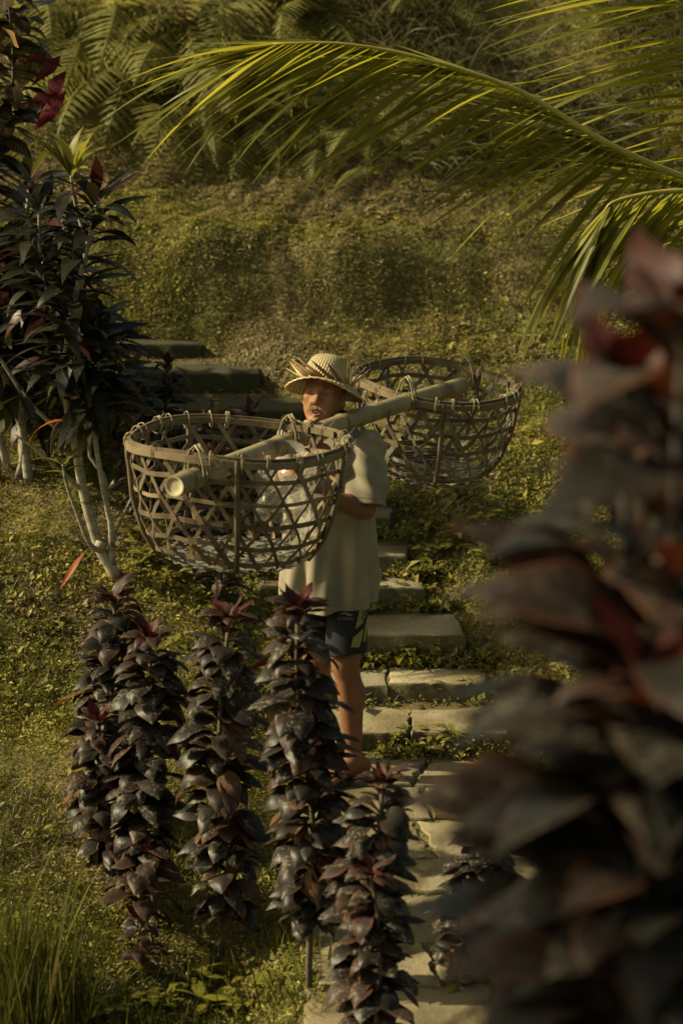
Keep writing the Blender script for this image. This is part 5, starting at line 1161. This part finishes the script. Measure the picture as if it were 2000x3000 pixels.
def print_text(name, txt, cx, cy, size, ang, mat, lift, shear=0.0):
    cu = bpy.data.curves.new(name, 'FONT'); cu.body = txt; cu.size = 1; cu.align_x = 'CENTER'; cu.align_y = 'CENTER'; cu.shear = shear; cu.resolution_u = 2; cu.offset = 0.012
    to = bpy.data.objects.new(name, cu); COL.objects.link(to); bpy.context.view_layer.update(); me = to.to_mesh(); bm = bmesh.new(); bm.from_mesh(me); to.to_mesh_clear(); bpy.data.objects.remove(to); bpy.data.curves.remove(cu)
    ca, sa = math.cos(ang), math.sin(ang)
    for v in bm.verts: x_, y_ = v.co.x * size, -v.co.y * size; v.co = Vector((cx + x_ * ca - y_ * sa, cy + x_ * sa + y_ * ca, 0))
    print_bm(name, bm, mat, lift, 3)
print_text('logo_lettering', 'LI NING', 1012, 1813, 12.5, 0.04, GREYP, .003, 0.2)
print_text('side_lettering', 'NING', 1070, 1788, 23, R(101), BLKP, .0045, 0.0)
# ---- sandals
RUB = noisy_mat('sandal_rubber', (.018, .018, .018), (.035, .033, .030), 30, .7, .2, .002)
for an, td, sd in FOOT:
    V, F = [], []; N_ = 28
    for z_ in (.006, .026):
        for i in range(N_):
            a = 2 * math.pi * i / N_; x_ = math.cos(a); y_ = math.sin(a); wd = .044 + .008 * x_; p = an + td * (.062 + .142 * x_) + sd * wd * y_; V.append((p.x, p.y, z_))
    for i in range(N_): F.append((i, (i + 1) % N_, N_ + (i + 1) % N_, N_ + i))
    F.append(tuple(range(N_ - 1, -1, -1))); F.append(tuple(range(N_, 2 * N_)))
    sa = link('sandal', mesh_np('sandal', V, F, RUB, False), person)
    for s_ in (-1, 1):
        p0 = an + td * .155 + sd * -.018; p0.z = .05; p1 = an + td * .085 + sd * s_ * .036; p1.z = .062; p2 = an + td * .03 + sd * s_ * .042; p2.z = .03
        V2, F2 = tube(smooth_poly([p0, p1, p2], 8), .0055, 6); link('strap', mesh_np('strap', [tuple(v) for v in V2], F2, RUB), sa)
# ---- straw hat
m, n, l = new_mat('woven_straw'); uv = n.new('ShaderNodeUVMap'); sp_ = n.new('ShaderNodeSeparateXYZ'); l.new(uv.outputs[0], sp_.inputs[0])
su = mathn(n, l, 'SINE', mathn(n, l, 'MULTIPLY', mathn(n, l, 'ADD', sp_.outputs[0], mathn(n, l, 'MULTIPLY', sp_.outputs[1], .12)), 6.2832 * 46)); sv = mathn(n, l, 'SINE', mathn(n, l, 'MULTIPLY', sp_.outputs[1], 6.2832 * 11))
wvv = mathn(n, l, 'MULTIPLY', su, sv); f1 = noise_tex(n, l, 14, 4)
c = mixrgb(n, l, ramp(n, l, wvv, [(0.0, 0.0), (.6, 1.0)]), (.46, .36, .20), (.80, .68, .44)); c = mixrgb(n, l, ramp(n, l, f1, [(.4, 0.0), (.7, .6)]), c, (.56, .44, .25))
principled(n, l, c, .75, .2, bump(n, l, wvv, 1.0, .006), 0.10); STRAW = m
PALE_STRAW = noisy_mat('palm_strip', (.60, .48, .27), (.42, .31, .15), 12, .7, .2, .002, trans=.1)
qh = Quaternion(Ah, R(6) if (Quaternion(Ah, R(6)) @ Uh).dot(Fh) < 0 else R(-6)); hU = qh @ Uh; hF = qh @ Fh; hO = H(0, -.012, .052)
prof_ = [(.0, .104), (.02, .1035), (.042, .100), (.060, .091), (.073, .076), (.081, .056), (.086, .030), (.089, .006), (.093, -.002), (.108, -.008), (.124, -.017), (.136, -.028), (.146, -.040)]
hat = empty('hat', hO); hat.parent = person; hat.matrix_parent_inverse = Matrix.Translation(-person.location)
def hat_pt(i_r, r, z, a):
    drop = 1.0
    if r > .09: drop = 0.95 - 0.70 * max(0, math.sin(a)) ** 2 + 0.25 * abs(math.cos(a))    # a=90deg is the front
    zz = z * drop if z < 0 else z
    return hO + Ah * math.cos(a) * r + hF * math.sin(a) * r * 1.06 + hU * zz
def hat_part(name, prof, mat, th=.003):
    V, F, uvs = [], [], []; n_ = 72; k = len(prof)
    for side in (0, 1):
        for j, (r, z) in enumerate(prof):
            for i in range(n_ + 1):
                a = 2 * math.pi * i / n_; p = hat_pt(j, max(r - (th if side and r < .1 else 0), .0005), z - (th if side else 0), a); p = p + hU * (.0018 * math.sin(a * 23 + j * 2)); V.append(p); uvs.append((i / n_, j / 12))
    o_ = k * (n_ + 1)
    for j in range(k - 1):
        for i in range(n_):
            a = j * (n_ + 1) + i; b2 = a + n_ + 1; F.append((a, b2, b2 + 1, a + 1)); F.append((o_ + a, o_ + a + 1, o_ + b2 + 1, o_ + b2))
    j = k - 1
    for i in range(n_): a = j * (n_ + 1) + i; F.append((a, o_ + a, o_ + a + 1, a + 1))
    o = bpy.data.objects.new(name, mesh_np(name, [tuple(v) for v in V], F, mat, True, None, uvs)); COL.objects.link(o); o.parent = hat; o.matrix_parent_inverse = Matrix.Translation(-hO); return o
hat_part('crown', prof_[:9], STRAW); hat_part('brim', prof_[8:], STRAW)
def hat_child(name, V, F, mat):
    o = bpy.data.objects.new(name, mesh_np(name, V, F, mat, True)); COL.objects.link(o); o.parent = hat; o.matrix_parent_inverse = Matrix.Translation(-hO)
# braided edge and band
for nm_, r, z in (('brim_edge', .1465, -.0405), ('hat_band', .0935, .001)):
    pts = [hat_pt(0, r + .001 * math.sin(i * 2.2), z, 2 * math.pi * i / 96) + hU * .0014 * math.sin(i * 2.2 + 1) for i in range(97)]; V2, F2 = tube(pts, .0035, 6, False); hat_child(nm_, [tuple(v) for v in V2], F2, PALE_STRAW)
# loose palm-leaf points folded up round the band
rn = random.Random(8); BROWN_STRAW = noisy_mat('brown_palm_strip', (.22, .13, .055), (.13, .08, .035), 12, .7, .2, .002)
for k, (a_, ln, lat, upz, out_) in enumerate([(200, .085, -.5, .55, .6), (188, .075, -.4, .35, .8), (176, .07, -.5, .75, .5), (165, .085, -.9, .42, .35), (150, .085, -.95, .55, .25), (128, .09, -.95, .52, .12), (105, .095, -.95, .50, .08), (88, .095, -.92, .55, .08), (65, .085, -.92, .55, .1), (45, .075, -.85, .6, .15), (20, .07, -.6, .75, .25), (2, .07, .3, .85, .5), (-8, .075, .5, .8, .6), (-20, .06, .6, .7, .6), (215, .06, -.3, .3, .9), (225, .07, -.2, .6, .7)]):
    a = R(a_); ln *= 1.25; b0 = hat_pt(0, .098, .002, a); tan = (Ah * -math.sin(a) + hF * math.cos(a)); rad_ = (Ah * math.cos(a) + hF * math.sin(a)); d = (tan * -lat * (1 if math.sin(a) > .3 else .5) + hU * upz + rad_ * out_).normalized(); nn = rad_
    pts = [b0 - d * .012, b0 + d * ln * .35, b0 + d * ln * .7, b0 + d * ln]; V2, F2 = strip(pts, [nn] * 4, [.015, .014, .009, .0012], .0012); hat_child('straw_point', V2, F2, BROWN_STRAW if k in (5, 6, 7, 8, 9) else PALE_STRAW)
